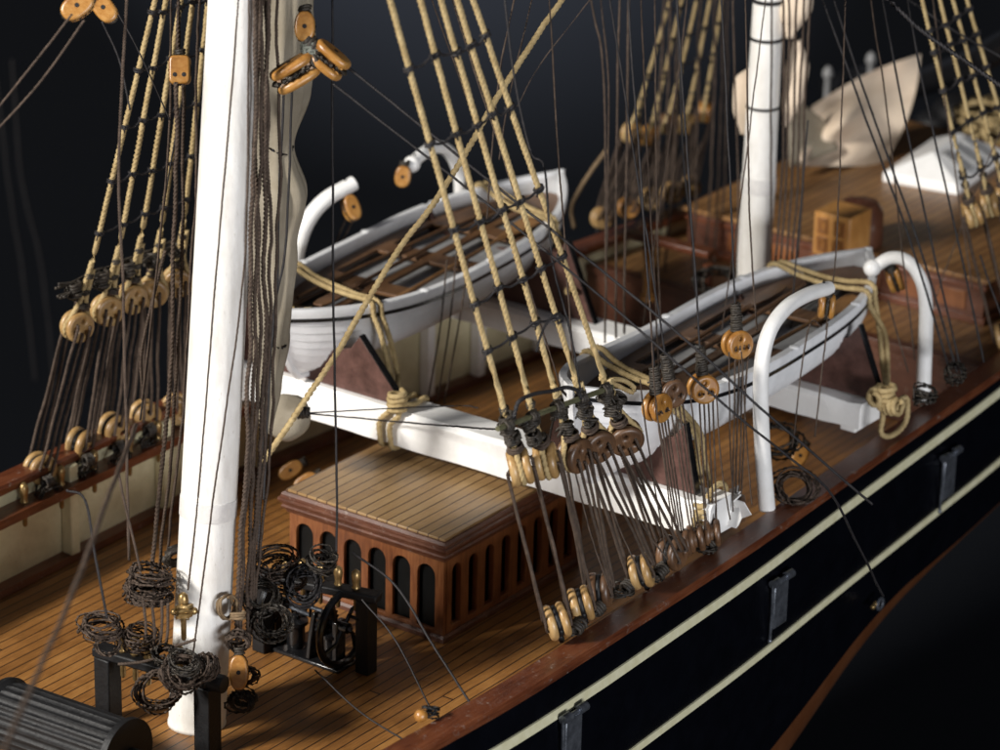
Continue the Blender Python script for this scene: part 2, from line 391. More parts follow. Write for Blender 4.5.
# white bulwark stanchions (port)
for i, x in enumerate((1.2, 4.2, 7.4, 10.6, 13.8, 16.7, 18.6, 21.0)):
    y = sm(PT, x)-.36; mb = MB(); mb.box((x-.14, y-.3, .18), (x+.14, y, 2.36)); mb.build('stanchion', 'white' if i > 3 else 'cream', ship, bevel=.03)
for i, x in enumerate((-3, 1.2, 4.2, 7.4, 10.6, 13.8, 16.7, 19.6)):
    y = sm(SB, x)+.36; mb = MB(); mb.box((x-.14, y, .18), (x+.14, y+.3, 2.36)); mb.build('stanchion', 'cream', ship, bevel=.03)
# far poop: raised deck and its break
xs2 = [x for x in XS if x >= 23.2]
mb = MB(); vs = []; fs = []
PZ = 2.0
for x in [23.2]+xs2: vs += [(x, sm(SB, x)+.35, PZ), (x, sm(PT, x)-.35, PZ)]
for i in range(len(xs2)): fs.append((2*i, 2*i+2, 2*i+3, 2*i+1))
mb.add(vs, fs); mb.build('poop_deck', 'poop', ship)
mb = MB(); mb.box((23.0, sm(SB, 23)+.36, 0.01), (23.19, sm(PT, 23)-.36, PZ)); mb.box((22.94, sm(SB, 23)+.36, PZ-.16), (23.3, sm(PT, 23)-.36, PZ+.05)); mb.build('poop_bulkhead', 'mahog_y', ship, bevel=.02)

# hinged metal flaps on the outer side
for i, (px, py, lb) in enumerate(((571, 735, 'dull metal hinged flap on the black hull side at the bottom edge of the photo'),
                                  (784, 601, 'dull metal hinged flap between the two yellow lines, middle one of three'),
                                  (950, 474, 'dull metal hinged flap near the right edge of the photo, highest of three'))):
    p = Yp(px, py, -7.42 if px < 900 else -6.98); y = sm(SB, p.x)-.19
    t = thing('hull_flap', lb, 'metal flap', (p.x, y, p.z), 'metal flaps along the hull side')
    mb = MB(); mb.box((p.x-.27, y-.05, p.z-.62), (p.x+.3, y+.02, p.z+.45)); o = mb.build('flap_plate', 'steel', t, bevel=.03)
    mb = MB()
    for sx in (-.3, .26):
        mb.lathe([(.02, -.13), (.1, -.12), (.1, .12), (.02, .13)], mat_frame(V((p.x+sx, y-.06, p.z+.52)), V((0, 1, 0)), V((0, 0, 1)), V((1, 0, 0))), 12)
    mb.tube([(p.x-.42, y-.06, p.z+.52), (p.x+.4, y-.06, p.z+.52)], .045, 8); mb.build('hinge', 'steel', t)
    mb = MB(); mb.tube([(p.x-.4, y-.06, p.z+.5), (p.x-.42, y-.08, p.z-.1), (p.x-.43, y-.07, p.z-.78)], .035, 8); mb.ball((p.x-.43, y-.07, p.z-.8), .055, 6); mb.build('hinge_pin', 'steel', t)
# eyebolt
p = Yp(876, 604, -7.3); t = thing('eyebolt', 'small brass eyebolt with a dark ring on the black hull', 'eyebolt', p)
mb = MB(); mb.ball(p, .08); mb.ball(p+V((-.18, -.02, 0)), .06); mb.build('bolt_head', 'brass', t)
mb = MB(); mb.tube([p+V((.1+.13*cos(a), -.05, -.02+.13*sin(a))) for a in [i*pi/6 for i in range(13)]], .04, 8); mb.build('ring', 'steel', t)

# ================================================================== DECKHOUSE
HX0, HX1, HY0, HY1, HZ = 6.0, 11.25, -1.78, 2.42, 1.95
house = thing('deckhouse', 'low mahogany deckhouse with arched openings and a planked roof in front of the white beam', 'deckhouse', (HX0, (HY0+HY1)/2, 0))
def arch(x0, x1, z0, z1, n=8):
    r = (x1-x0)/2; cx = (x0+x1)/2
    return [(x0, z0)]+[(x1, z0)]+[(cx+r*cos(a), z1-r+r*sin(a)) for a in [pi*i/n for i in range(n+1)]]
W = HY1-HY0; nW = 6
cell = W/nW
holes = [arch(.13+i*((W-.2)/6)+.03, .13+i*((W-.2)/6)+.53, .24, 1.74)[::-1] for i in range(nW)]
vsf, fsf = flat2d([[(0, 0), (W, 0), (W, HZ), (0, HZ)]]+holes, .035, .012, 1)
# local X -> world Y (from port to starboard), local Y -> world Z, local Z -> -X
M = mat_frame(V((HX0+.04, HY1, 0)), V((0, -1, 0)), V((0, 0, 1)), V((-1, 0, 0)))
mb = MB(); mb.add(vsf, fsf, M); mb.build('front_wall', 'mahog', house, angle=30)
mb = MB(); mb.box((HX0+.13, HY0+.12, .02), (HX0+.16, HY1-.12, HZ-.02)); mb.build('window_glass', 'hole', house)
Ls = HX1-HX0
for yy, sg in ((HY0, -1), (HY1, 1)):
    nh = 8; hs = [arch(.3+i*(Ls-.4)/nh, .3+i*(Ls-.4)/nh+.34, .28, 1.72)[::-1] for i in range(nh)]
    vsf, fsf = flat2d([[(0.14, 0), (Ls, 0), (Ls, HZ), (.14, HZ)]]+hs, .06, .012, 1)
    M = mat_frame(V((HX0, yy-sg*.07, 0)), V((1, 0, 0)), V((0, 0, 1)), V((0, -1, 0)))
    mb = MB(); mb.add(vsf, fsf, M); mb.build('side_wall', 'mahog', house, angle=30)
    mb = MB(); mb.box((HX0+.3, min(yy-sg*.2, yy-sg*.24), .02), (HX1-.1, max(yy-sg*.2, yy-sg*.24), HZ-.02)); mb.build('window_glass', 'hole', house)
mb = MB(); mb.box((HX1-.1, HY0+.14, 0.01), (HX1, HY1-.14, HZ)); mb.build('back_wall', 'mahog', house)
def ring_mould(prof, mat, name):
    mb = MB(); vs = []; fs = []; m = len(prof)
    for o, z in prof: pass
    cs = [(HX0, HY0, -1, -1), (HX1, HY0, 1, -1), (HX1, HY1, 1, 1), (HX0, HY1, -1, 1)]
    for cx, cy, sx, sy in cs: vs += [(cx+sx*o, cy+sy*o, z) for o, z in prof]
    for i in range(4):
        j = (i+1) % 4
        for k in range(m): k2 = (k+1) % m; fs.append((i*m+k, j*m+k, j*m+k2, i*m+k2))
    mb.add(vs, fs); return mb.build(name, mat, house, angle=25)
ring_mould([(-.12, 0.01), (.07, .01), (.07, .1), (.03, .16), (-.12, .16)], 'mahog_y', 'base_moulding')
ring_mould([(-.1, HZ-.03), (.05, HZ-.03), (.07, HZ+.03), (.13, HZ+.07), (.15, HZ+.12), (.12, HZ+.15), (.13, HZ+.19), (.17, HZ+.22), (.2, HZ+.28), (.19, HZ+.33), (.15, HZ+.35), (.145, HZ+.4), (.1, HZ+.46), (0.02, HZ+.47), (-.1, HZ+.46)], 'mahog_y', 'cornice')
mb = MB(); mb.box((HX0-.06, HY0-.06, HZ+.4), (HX1+.06, HY1+.06, HZ+.52)); mb.build('roof', 'roof', house, bevel=.02)

# ================================================================== SKID BEAMS
def skid(x0, x1, y0, y1, z0, z1, label):
    t = thing('skid_beam', label, 'beam', ((x0+x1)/2, (y0+y1)/2, z0), 'white beams carrying the boats')
    mb = MB(); n = 40; vs = []; fs = []
    for i in range(n+1):
        y = y0+(y1-y0)*i/n; j = .02
        rr = lambda k: noise.noise(V((x0, y*1.3, k*3.3)))*j
        chip = .0
        if y < y0+.7: chip = random.uniform(.0, .13)
        vs += [(x0+rr(1), y, z0+rr(2)+chip*.6), (x1+rr(3), y, z0+rr(4)), (x1-.05+rr(5), y, z1-chip+rr(6)), (x0+.1+rr(5), y, z1-chip+rr(6)), (x0+rr(7)+chip*.7, y, z1-.1-chip)]
    for i in range(n):
        for k in range(5): k2 = (k+1) % 5; fs.append((i*5+k, i*5+k2, i*5+5+k2, i*5+5+k))
    fs += [(4, 3, 2, 1, 0), tuple(n*5+k for k in range(5))]
    mb.add(vs, fs); mb.build('beam', 'white', t, bevel=.015, angle=25)
    for yy in (y0+.45, y1-.5):
        mb = MB(); mb.box(((x0+x1)/2-.2, yy-.2, RZ+.005), ((x0+x1)/2+.2, yy+.2, z0-.003)) if z0-RZ > .1 else None
        if mb.v: mb.build('foot', 'white', t, bevel=.02)
    return t
s1 = skid(8.78, 9.72, -6.62, 7.0, 2.76, 3.6, 'broad white skid beam right behind the deckhouse roof')
s2 = skid(16.0, 16.95, -6.1, 6.7, 2.76, 3.4, 'white skid beam farther aft under the far ends of both boats')
# torn paper packing at the end of the near beam
mb = MB(); rnd = random.Random(3)
for k in range(9):
    c = Z(722+rnd.uniform(-16, 16), 510+rnd.uniform(-12, 10), 2.9+rnd.uniform(-.1, .35)); u = V((rnd.uniform(-1, 1), rnd.uniform(-1, 1), rnd.uniform(-.6, .6))).normalized(); x, y, z = frame(u)
    pl = [(rnd.uniform(.12, .3)*cos(a), rnd.uniform(.12, .3)*sin(a)) for a in [i*pi/3.5 for i in range(7)]]
    mb.prism([(q0*1.25, q1*1.25) for q0, q1 in pl], -.012, .012, mat_frame(c, x, y, z))
pk = mb.build('paper_scrap', 'white', None, angle=20); tag(pk, 'torn pale paper scraps wedged at the rail end of the near white beam', 'paper')

# ================================================================== BOATS
def boat(P, label, oarseed):
    X0, Y0, yaw, z0, Ln, Bm, sb_, ss_, tw, pw = P
    t = thing('ships_boat', label, 'boat', (X0, Y0, z0-1.5), 'white boats on the skids')
    ca, sa = cos(yaw), sin(yaw)
    def W(x, y, z): return (X0+x*ca-y*sa, Y0+x*sa+y*ca, z)
    def hw(s):
        return max(.03, Bm/2*((1-(1-min(s/.5, 1))**pw) if s < .5 else (1-((s-.5)/.5)**tw)))
    def zg(s): return z0+(sb_*(1-s/.5)**2 if s < .5 else ss_*((s-.5)/.5)**3)
    zk0 = z0-1.55
    def zk(s):
        e = abs(2*s-1); return zk0 + .05*e**2 + .3*max(0, (e-.9)/.1)**2
    n = 56; m = 26
    def sec(s, t_, off=0):
        w = hw(s); e = abs(2*s-1)
        p = 2.9-.7*e**3; q = 1/(1.9-.25*e)      # fuller amidships, finer at the ends
        y = w*max(0, 1-t_**p)**q
        z = zg(s)-(zg(s)-zk(s))*t_
        lap = (t_*9) % 1.0
        return y+off+(.03*lap if off == 0 and 0 < t_ < .93 and w > .2 else 0), z
    def shell(off, name, mat, tmax=1.0, flip=False):
        mb = MB(); vs = []; fs = []
        ts = []
        if off == 0:
            for k in range(9):
                ts += [k/9+.0005, k/9+.055, (k+1)/9-.0005]
            ts = [min(x, 1) for x in ts]; ts[-1] = 1.0
        else: ts = [k/14*tmax for k in range(15)]
        m = len(ts)
        for sgn in (-1, 1):
            base = len(vs)
            for i in range(n+1):
                s = i/n; xx = (s-.5)*(Ln if off == 0 else Ln-.16)
                for tt in ts:
                    y, z = sec(s, tt, off); y = max(y, .012)
                    # raked ends: the stem and stern draw in towards the keel
                    rk = .55*tt**2; xe = xx*(1-rk*2/Ln*abs(2*s-1)**3)
                    vs.append(W(xe, sgn*y, z))
            for i in range(n):
                for k in range(m-1):
                    a = base+i*m+k; q = (a, a+m, a+m+1, a+1); fs.append(q if (sgn < 0) != flip else q[::-1])
        mb.add(vs, fs); return mb.build(name, mat, t, angle=28)
    shell(0, 'hull', 'boat_white'); shell(-.07, 'inner_skin', 'boat_white', .97, True)
    # gunwale, dark line, keel, stems
    for sgn in (-1, 1):
        mb = MB(); vs = []; fs = []
        prof = [(.045, -.2), (.07, -.03), (.04, .02), (-.13, .02), (-.15, -.02), (-.14, -.12)]
        for i in range(n+1):
            s = i/n; xx = (s-.5)*(Ln+.04); w = hw(s)
            for o, dz in prof: vs.append(W(xx, sgn*max(w+o, .01), zg(s)+dz))
        k6 = len(prof)
        for i in range(n):
            for k in range(k6): k2 = (k+1) % k6; q = (i*k6+k, i*k6+k2, i*k6+k6+k2, i*k6+k6+k); fs.append(q if sgn > 0 else q[::-1])
        mb.add(vs, fs); mb.build('gunwale', 'boat_white', t, angle=40)
        mb = MB(); vs = []; fs = []
        for i in range(n+1):
            s = i/n; xx = (s-.5)*(Ln+.02); w = hw(s)
            for o, dz in ((.02, -.2), (.06, -.205), (.06, -.29), (.02, -.3)): vs.append(W(xx, sgn*(w+o), zg(s)+dz))
        for i in range(n):
            for k in range(3): a = i*4+k; q = (a, a+1, a+5, a+4); fs.append(q if sgn > 0 else q[::-1])
        mb.add(vs, fs); mb.build('dark_line', 'gloss', t, angle=40)
    mb = MB(); pts = []
    for i in range(31):
        s = i/30; xx = (s-.5)*Ln; e = abs(2*s-1)
        pts.append(W(xx*(1-.55*2/Ln*e**3), 0, zk(s)-.05))
    ends0 = [W(-.5*Ln*(1-.55*2/Ln*tt**2)-.03, 0, zg(0)-(zg(0)-zk(0))*tt+.03) for tt in (0, .25, .5, .75)]
    ends1 = [W(.5*Ln*(1-.55*2/Ln*tt**2)+.03, 0, zg(1)-(zg(1)-zk(1))*tt+.03) for tt in (.75, .5, .25, 0)]
    mb.tube([V(p) for p in ends0+pts+ends1], .085, 6); mb.build('keel', 'boat_white', t)
    for s in (.28, .5, .74):
        for sgn in (-1, 1):
            mb = MB(); p = V(W((s-.5)*Ln, sgn*(hw(s)-.03), zg(s)+.0)); mb.lathe([(.11, -.03), (.12, .03), (.08, .05), (.01, .055)], Matrix.Translation(p), 12); mb.build('rowlock_pad', 'boat_white', t)
    # benches: one flat frame with openings, grey bottom boards below
    zb = z0-.36; out = []; ns = 26
    def xw(x): s = x/Ln+.5; y, _ = sec(s, min(.98, (zg(s)-zb)/(zg(s)-zk(s))), -.1); return max(y, .02)
    xs_ = [(-.5+.03+.94*i/ns)*Ln for i in range(ns+1)]
    out = [(x, -xw(x)) for x in xs_]+[(x, xw(x)) for x in xs_[::-1]]
    hl = []
    nb = 4; span = Ln*.76; bw = span/nb
    for i in range(nb):
        xa = -span/2+i*bw+.45; xb = -span/2+(i+1)*bw-.12
        ya = min(xw(xa), xw(xb))-.3
        if ya > .25: hl.append([(xa, -ya), (xa, -.1), (xb, -.1), (xb, -ya)]); hl.append([(xa, .1), (xa, ya), (xb, ya), (xb, .1)])
    vsf, fsf = flat2d([out]+hl, .035, .008, 1)
    mb = MB(); mb.add([W(x, y, zb+z) for x, y, z in vsf], fsf); mb.build('thwart_frame', 'boatwood', t, angle=30)
    mb = MB(); xs3 = [(-.42+.84*i/ns)*Ln for i in range(ns+1)]
    def xw2(x): s = x/Ln+.5; zz = z0-.62; y, _ = sec(s, min(.98, (zg(s)-zz)/(zg(s)-zk(s))), -.12); return max(y, .02)
    mb.prism([(x, -xw2(x)) for x in xs3]+[(x, xw2(x)) for x in xs3[::-1]], z0-.66, z0-.62, Matrix.Translation((X0, Y0, 0)) @ Matrix.Rotation(yaw, 4, 'Z')); mb.build('bottom_boards', 'grey', t)
    # oars lie lengthwise on the thwarts: things of their own
    rnd = random.Random(oarseed)
    for k in range(3):
        y = (-.5, .15, .42)[k]*Bm*.5; x0 = -Ln*.34+rnd.uniform(-.2, .4); x1 = Ln*.3+rnd.uniform(-.3, .3); dy = rnd.uniform(-.25, .25); sgn = (1, -1, 1)[k]
        a = V(W(x0, y-dy, zb+.12)); b = V(W(x1, y+dy, zb+.15))
        if sgn < 0: a, b = b, a
        d = (b-a).normalized(); Lo = (b-a).length
        ot = thing('oar', OARS[oarseed][k], 'oar', a, 'oars laid in the boats')
        mb = MB(); mb.tube([a, a.lerp(b, .35), a.lerp(b, .8)], [.055, .06, .045], 8); mb.build('shaft', 'oar' if k == 0 else 'boatwood', ot)
        x, yv, z = frame(d, V((0, 0, 1))); mb = MB()
        w_ = [(.0, .05), (.06, .09), (.16, .19), (.2, .2), (.2, .16)]
        pl = [(Lo*(.74+c), q*(1.5 if k == 0 else 1)) for c, q in ((0, .045), (.06, .09), (.14, .17), (.22, .18), (.25, .12))]
        poly = pl+[(c, -q) for c, q in pl[::-1]]
        mb.prism(poly, -.025, .025, mat_frame(a+z*0, d, x.cross(d)*1.0, x)); mb.build('blade', 'oar' if k == 0 else 'boatwood', ot, bevel=.01)
    return t, W, hw, zg
OARS = {1: ['light brown oar lying along the near side of the far boat', 'dark oar lying down the middle of the far boat', 'dark oar lying along the far side of the far boat'],
        2: ['light brown oar lying along the near side of the near boat', 'dark oar lying down the middle of the near boat', 'dark oar lying along the far side of the near boat']}
B1 = (14.105, 4.776, 0.078, 5.304, 12.547, 3.592, 0.338, 0.17, 2.87, 3.617)
B2 = (13.79, -3.886, 0.049, 5.306, 13.53, 3.317, 0.927, 0.016, 3.25, 4.474)
b1, W1, hw1, zg1 = boat(B1, 'white clinker rowing boat on the far side, its bow next to the big white mast', 1)
b2, W2, hw2, zg2 = boat(B2, 'white clinker rowing boat on the near side behind the row of dark deadeyes', 2)
# chocks: red-brown boards standing on the skid beams, hull shaped at the top, black edged
def chock(x, yc, y0, y1, yt0, yt1, z0, ztop, lbl):
    t = thing('boat_chock', lbl, 'chock', (x, yc, z0), 'boat chocks on the skids')
    poly = [(y0, z0), (y1, z0), (yt1, ztop), (yt1-.25, ztop-.35), (yc+.25, ztop-.75), (yc-.25, ztop-.75), (yt0+.25, ztop-.35), (yt0, ztop)]
    M = mat_frame(V((x, 0, 0)), V((0, 1, 0)), V((0, 0, 1)), V((1, 0, 0)))
    mb = MB(); mb.prism(poly, -.07, .07, M); mb.build('board', 'choc', t, bevel=.01)
    for (a, b) in (((y0, z0), (yt0, ztop)), ((y1, z0), (yt1, ztop))):
        a = V((a[0], a[1], 0)); b = V((b[0], b[1], 0)); s = 1 if a.x > yc else -1
        nrm = V((s, .3, 0)).normalized()*.05
        mb = MB(); mb.prism([(a.x, a.y), (a.x+nrm.x, a.y), (b.x+nrm.x, b.y+.02), (b.x, b.y+.02)], -.085, .085, M); mb.build('black_edge', 'gloss', t)
z1t = 3.605
pA = Xp(403, 452, 8.98); pT = Xp(362, 338, 9.0)
chock(9.1, 4.5, pA.y, 7.0, pT.y+.1, 6.2, z1t, pT.z, 'red brown chock with a black edge under the far boat, on the near beam')
pA = Xp(694, 488, 8.98); pT = Xp(683, 425, 9.0)
chock(9.1, -4.1, pA.y, -2.3, pT.y, -2.6, z1t, pT.z, 'red brown chock under the near boat bow, on the near beam')
pA = Xp(884, 392, 16.5); pT = Xp(860, 325, 16.5)
chock(16.5, -3.7, pA.y, -2.2, pT.y, -2.5, 3.405, pT.z, 'dark chock with black edge under the near boat stern, on the far beam')
pA = Xp(596, 300, 16.5); pT = Xp(568, 240, 16.5)
chock(16.5, 5.3, pA.y, 6.9, pT.y, 6.6, 3.405, pT.z, 'dark chock under the far boat stern, on the far beam')

# ================================================================== DAVITS
def davit(pts, r, label, knob=None, tip=None):
    t = thing('davit', label, 'davit', pts[0], 'white boat davits')
    path = smooth_path(pts, .12); n = len(path)
    rr = [r*(1.08-.18*i/n) for i in range(n)]
    mb = MB(); mb.tube(path+[path[-1]+(path[-1]-path[-3]).normalized()*.02], rr+[rr[-1]*.8], 16); mb.build('arm', 'white', t)
    if knob is not None:
        mb = MB(); mb.ball(knob, r*1.25, 10); mb.build('knob', 'white', t)
    e = path[-1]; d = (path[-1]-path[-4]).normalized()
    mb = MB(); mb.tube([e-d*.12+V((0, 0, -r)), e-d*.12+V((0, 0, -r-.12))], .03, 6); mb.ball(e-d*.25+V((0, 0, r*.95)), .035, 5); mb.build('eye', 'iron', t)
    return t, path[-1]-d*.12
bz = 2.56
p0 = Z(767, 508, bz)
y0 = p0.y
dv1, e1 = davit([p0, Yp(762, 440, y0), Yp(761, 375, y0), Yp(768, 335, y0), Yp(785, 309, y0+.05), Yp(807, 295, y0+.1), Yp(829, 288, y0+.1)], .17, 'white curved davit standing on the near rail in front of the near boat')
p0 = Yp(923, 400, -6.3)
dv2, e2 = davit([p0, Yp(924, 375, -6.25), Yp(926, 310, -6.2), Yp(921, 280, -6.1), Yp(907, 261, -5.7), Yp(890, 258, -5.2), Yp(873, 268, -4.8)], .165, 'white curved davit beyond the stern of the near boat, ball ended', knob=Yp(872, 268, -4.85))
p0 = Yp(285, 330, 7.3)
dv3, e3 = davit([p0, Yp(289, 290, 7.3), Yp(297, 250, 7.3), Yp(307, 222, 7.2), Yp(325, 200, 7.0), Yp(354, 183, 6.7)], .2, 'white curved davit rising behind the bow of the far boat')
p0 = Yp(462, 240, 7.0)
dv4, e4 = davit([p0, Yp(461, 200, 7.0), Yp(459, 172, 7.0), Yp(449, 152, 6.9), Yp(436, 147, 6.8), Yp(421, 155, 6.6), Yp(410, 166, 6.5)], .165, 'white hooked davit rising behind the middle of the far boat', knob=Yp(412, 164, 6.5))

# ================================================================== BLOCKS AND DEADEYES
def make_block_mesh(Lb, Wb, Tb, mat, sq=1.0):
    """twin-cheek rigging block: local Z is length, Y width, X thickness"""
    out = [(Wb/2*(abs(cos(a))**(.75*sq))*(1 if cos(a) > 0 else -1), Lb/2*(abs(sin(a))**(.85*sq))*(1 if sin(a) > 0 else -1)) for a in [2*pi*i/28 for i in range(28)]]
    sc = lambda k: [(x*k, y*k) for x, y in out]
    mb = MB(); bev = Tb*.16
    M = Matrix(((0, 0, 1, 0), (1, 0, 0, 0), (0, 1, 0, 0), (0, 0, 0, 1)))
    v_, f_ = flat2d([[(x*.8, y*.86) for x, y in out]], Tb*.02, bev, 3)
    for s in (-1, 1): mb.add(v_, f_, Matrix.Translation((s*Tb*.3, 0, 0)) @ M)
    for s in (-1, 1): mb.box((-Tb*.3, -Wb*.3, s*Lb*.33-Lb*.1), (Tb*.3, Wb*.3, s*Lb*.33+Lb*.1))
    return mb
def block(p, up, L_=.62, W_=.4, T_=.34, face=None, label='', mat='amber', group=None, strop='tar', sq=1.0):
    """face: direction the flat cheek looks to"""
    z = V(up).normalized(); x, y, _ = frame(z, face if face is not None else -FW)
    t = thing('rigging_block', label, 'block', p, group)
    M = mat_frame(V(p), x, y, z)
    mb = make_block_mesh(L_, W_, T_, mat, sq); mb.v = [tuple(M @ V(v)) for v in mb.v]; mb.build('shell', mat, t, angle=40)
    mb = MB(); mb.lathe([(W_*.36, -T_*.1), (W_*.3, 0), (W_*.36, T_*.1)], M @ Matrix(((0, 0, 1, 0), (1, 0, 0, 0), (0, 1, 0, 0), (0, 0, 0, 1))), 16); mb.build('sheave', 'box_d', t)
    RX = Matrix(((0, 0, 1, 0), (1, 0, 0, 0), (0, 1, 0, 0), (0, 0, 0, 1)))
    for q in ((0, 0),) if sq == 1.0 else ((-.09, -.1), (.09, -.1)):
        mb = MB(); mb.lathe([(.01, -T_*.505), (.045, -T_*.5), (.045, T_*.5), (.01, T_*.505)], M @ Matrix.Translation((0, q[0], q[1])) @ RX, 12); mb.build('sheave_pin', 'iron', t)
    mb = MB(); loop = [M @ V((0, (W_*.5)*cos(a), (L_*.52)*sin(a))) for a in [2*pi*i/20 for i in range(21)]]
    mb.tube(loop, T_*.12, 6, 3, .2); knot(mb, M @ V((0, 0, L_*.58)), T_*.3, z, 3, T_*.1); mb.build('strop', strop, t, angle=0)
    return t
# deadeye mesh (disc in local XY, holes towards local Z), shared
def deadeye_mesh(mat, name):
    hol = [circ(.115, 12, .15*cos(a), .15*sin(a), True) for a in (radians(90), radians(210), radians(330))]
    v_, f_ = flat2d([circ(.272, 36)]+hol, .008, .072, 4)
    mb = MB()
    for s in (-1, 1): mb.add(v_, f_, Matrix.Translation((0, 0, s*.125)))
    mb.lathe([(.05, -.1), (.235, -.1), (.235, .1), (.05, .1)], None, 32)
    me = bpy.data.meshes.new(name); me.from_pydata(mb.v, [], mb.f); me.update(); me.materials.append(MT[mat])
    for p in me.polygons: p.use_smooth = True
    me.set_sharp_from_angle(angle=radians(50)); return me
DE = {k: deadeye_mesh(k, 'deadeye_'+k) for k in ('box', 'box_d', 'amber')}
def deadeye(p, n, up, mat, label, group, s=1.0):
    n = V(n).normalized(); x, y, z = frame(n, V(up).cross(n))
    o = bpy.data.objects.new('deadeye', DE[mat]); COL.objects.link(o)
    o.matrix_world = mat_frame(V(p), x*s, y*s, z*s)
    if y.dot(V(up)) < 0: o.matrix_world = mat_frame(V(p), -x*s, -y*s, z*s)
    return tag(o, label, 'deadeye', group)
def twist_n(up, ang, base=(0, -1, 0)):
    up = V(up).normalized(); b = V(base); b = (b-up*b.dot(up)).normalized(); c = up.cross(b)
    return b*cos(ang)+c*sin(ang)
def lanyard(pu, nu, pl, nl, s, r, mat, label, group, dens=1):
    a = (V(pu)-V(pl)).normalized()
    def holes(p, n, flip):
        x = V(n).cross(a).normalized(); h = []
        for ang in (210, 90, 330): q = radians(ang); h.append(V(p)+(x*cos(q)+a*sin(q)*(1 if flip else -1)*.6)*.185*s)
        return h
    hu, hl = holes(pu, nu, False), holes(pl, nl, True)
    if V(nu).cross(a).dot(V(nl).cross(a)) < 0: hl = hl[::-1]
    of = .245*s; mb = MB(); pts = []
    for k in range(3):
        pts += [hu[k]-nu*of*.2, hu[k]+nu*of, hu[k]+nu*of-a*.12, hl[k]+nl*of+a*.12, hl[k]+nl*of, hl[k]-nl*of, hl[k]-nl*of+a*.12]
        k2 = min(k+1, 2)
        pts += [hu[k2]-nu*of-a*.12, hu[k2]-nu*of]
    mid = []
    path = []
    for i in range(len(pts)-1):
        m = max(1, int((pts[i+1]-pts[i]).length/(r*1.0)))
        for j in range(m): path.append(pts[i].lerp(pts[i+1], j/m))
    path = [p+noise.noise_vector(p*1.3+V((_seed[0], 0, 0)))*r*.7 for p in path]; _seed[0] += 1
    end = V(pu)+a*.45*s
    path += [path[-1].lerp(end, .5), end]
    mb.tube(path, r, 9 if r > .03 else 6, 3, r*5, .62)
    knot(mb, end, .14*s, a, 3, r*.8)
    c = V(pl); me = bpy.data.meshes.new('lanyard'); me.from_pydata([(V(v)-c)[:] for v in mb.v], [], mb.f); me.update(); me.materials.append(MT[mat])
    o = finish(me, 'lanyard', None, True, 0, 0); o.location = c; return tag(o, label, 'lanyard', group)
ORD = ['first', 'second', 'third', 'fourth', 'fifth', 'sixth', 'seventh', 'eighth']
def shroud(pu, nu, ptop, s, r, label, group, mat='gold', seiz='tar', seed=0, ext=1.25):
    """one thick laid rope with an eye round its deadeye, seized above"""
    pu = V(pu); ptop = V(ptop); a = (ptop-pu).normalized(); x = V(nu).cross(a).normalized(); R = .3*s
    t = thing('shroud', label, 'rope', pu, group)
    far = pu+(ptop-pu)*ext
    pts = [pu+a*1.35*s-x*r*1.1, pu+a*.95*s-x*r*1.0, pu+a*.6*s-x*r*1.2]
    for k in range(9):
        q = radians(140+260*k/8); pts.append(pu+(x*cos(q)+a*sin(q))*R)
    pts += [pu+a*.6*s+x*r*1.2, pu+a*.95*s+x*r, pu+a*1.5*s+x*r*.4, pu+a*2.1*s, far]
    o = rope('rope_eye', pts, r, mat, parent=t, jit=r*.2)
    for k, h in enumerate((.5, .82, 1.2)):
        mb = MB(); knot(mb, pu+a*h*s, r*(1.75, 1.45, 1.3)[k], a, 3, r*.36, seed+k); 
        if k == 0: mb.ball(pu+a*h*s, r*1.5, 6)
        mb.build('seizing', seiz, t, angle=0)
    return t, a
def chainplate(p, a, n, s, lbl=None):
    p = V(p); a = V(a); x = V(n).cross(a).normalized(); mb = MB()
    mb.tube([p+(x*cos(q)+a*sin(q))*.265*s for q in [2*pi*i/20 for i in range(21)]], .05*s, 6)
    mb.tube([p-a*.3*s, p-a*.5*s], .06*s, 6)
    return mb
def row(uppers, lowers, tops, Yu, Yl, Yt, s, tw_u, tw_l, um, lm, desc, gname, lan_r, sh_r, lanmat='brown', zl=None, ext=1.25):
    lines = []
    for i, (u, l, tp) in enumerate(zip(uppers, lowers, tops)):
        pu = Yp(*u, Yu); pl = Z(*l, zl) if zl else Yp(*l, Yl); pt = Yp(*tp, Yt)
        a = (pt-pu).normalized(); al = (pu-pl).normalized()
        nu = twist_n(al, tw_u[i]); nl = twist_n(al, tw_l[i])
        o = ORD[i]
        deadeye(pu, nu, al, um[i], f'{o} upper deadeye from the left in the {desc}', f'upper deadeyes of the {gname}', s)
        d = deadeye(pl, nl, al, lm[i], f'{o} lower deadeye from the left in the {desc}', f'lower deadeyes of the {gname}', s)
        mb = chainplate(pl, al, nl, s); M_ = d.matrix_world.inverted(); mb.v = [tuple(M_ @ V(v)) for v in mb.v]
        c = mb.build('iron_strop', 'iron', None, angle=0); c.parent = d
        lanyard(pu, nu, pl, nl, s, lan_r, lanmat, f'{o} brown lanyard from the left in the {desc}', f'lanyards of the {gname}')
        st, a = shroud(pu, nu, pt, s, sh_r, f'{o} flax shroud from the left in the {desc}', f'shrouds of the {gname}', seed=i*11, ext=ext)
        lines.append((pu, pt))
    return lines
def on_line(ln, z):
    a, b = ln; t = (z-a.z)/(b.z-a.z); return a.lerp(b, t)
def y_on(ln, py):
    """height on a shroud where it appears at image row py"""
    a, b = ln; lo, hi = 0., 1.3
    for _ in range(30):
        m = (lo+hi)/2; q = a.lerp(b, m)-CAM; yy = 375-F_PX*q.dot(UP)/q.dot(FW)
        if yy > py: lo = m
        else: hi = m
    return a.lerp(b, lo).z
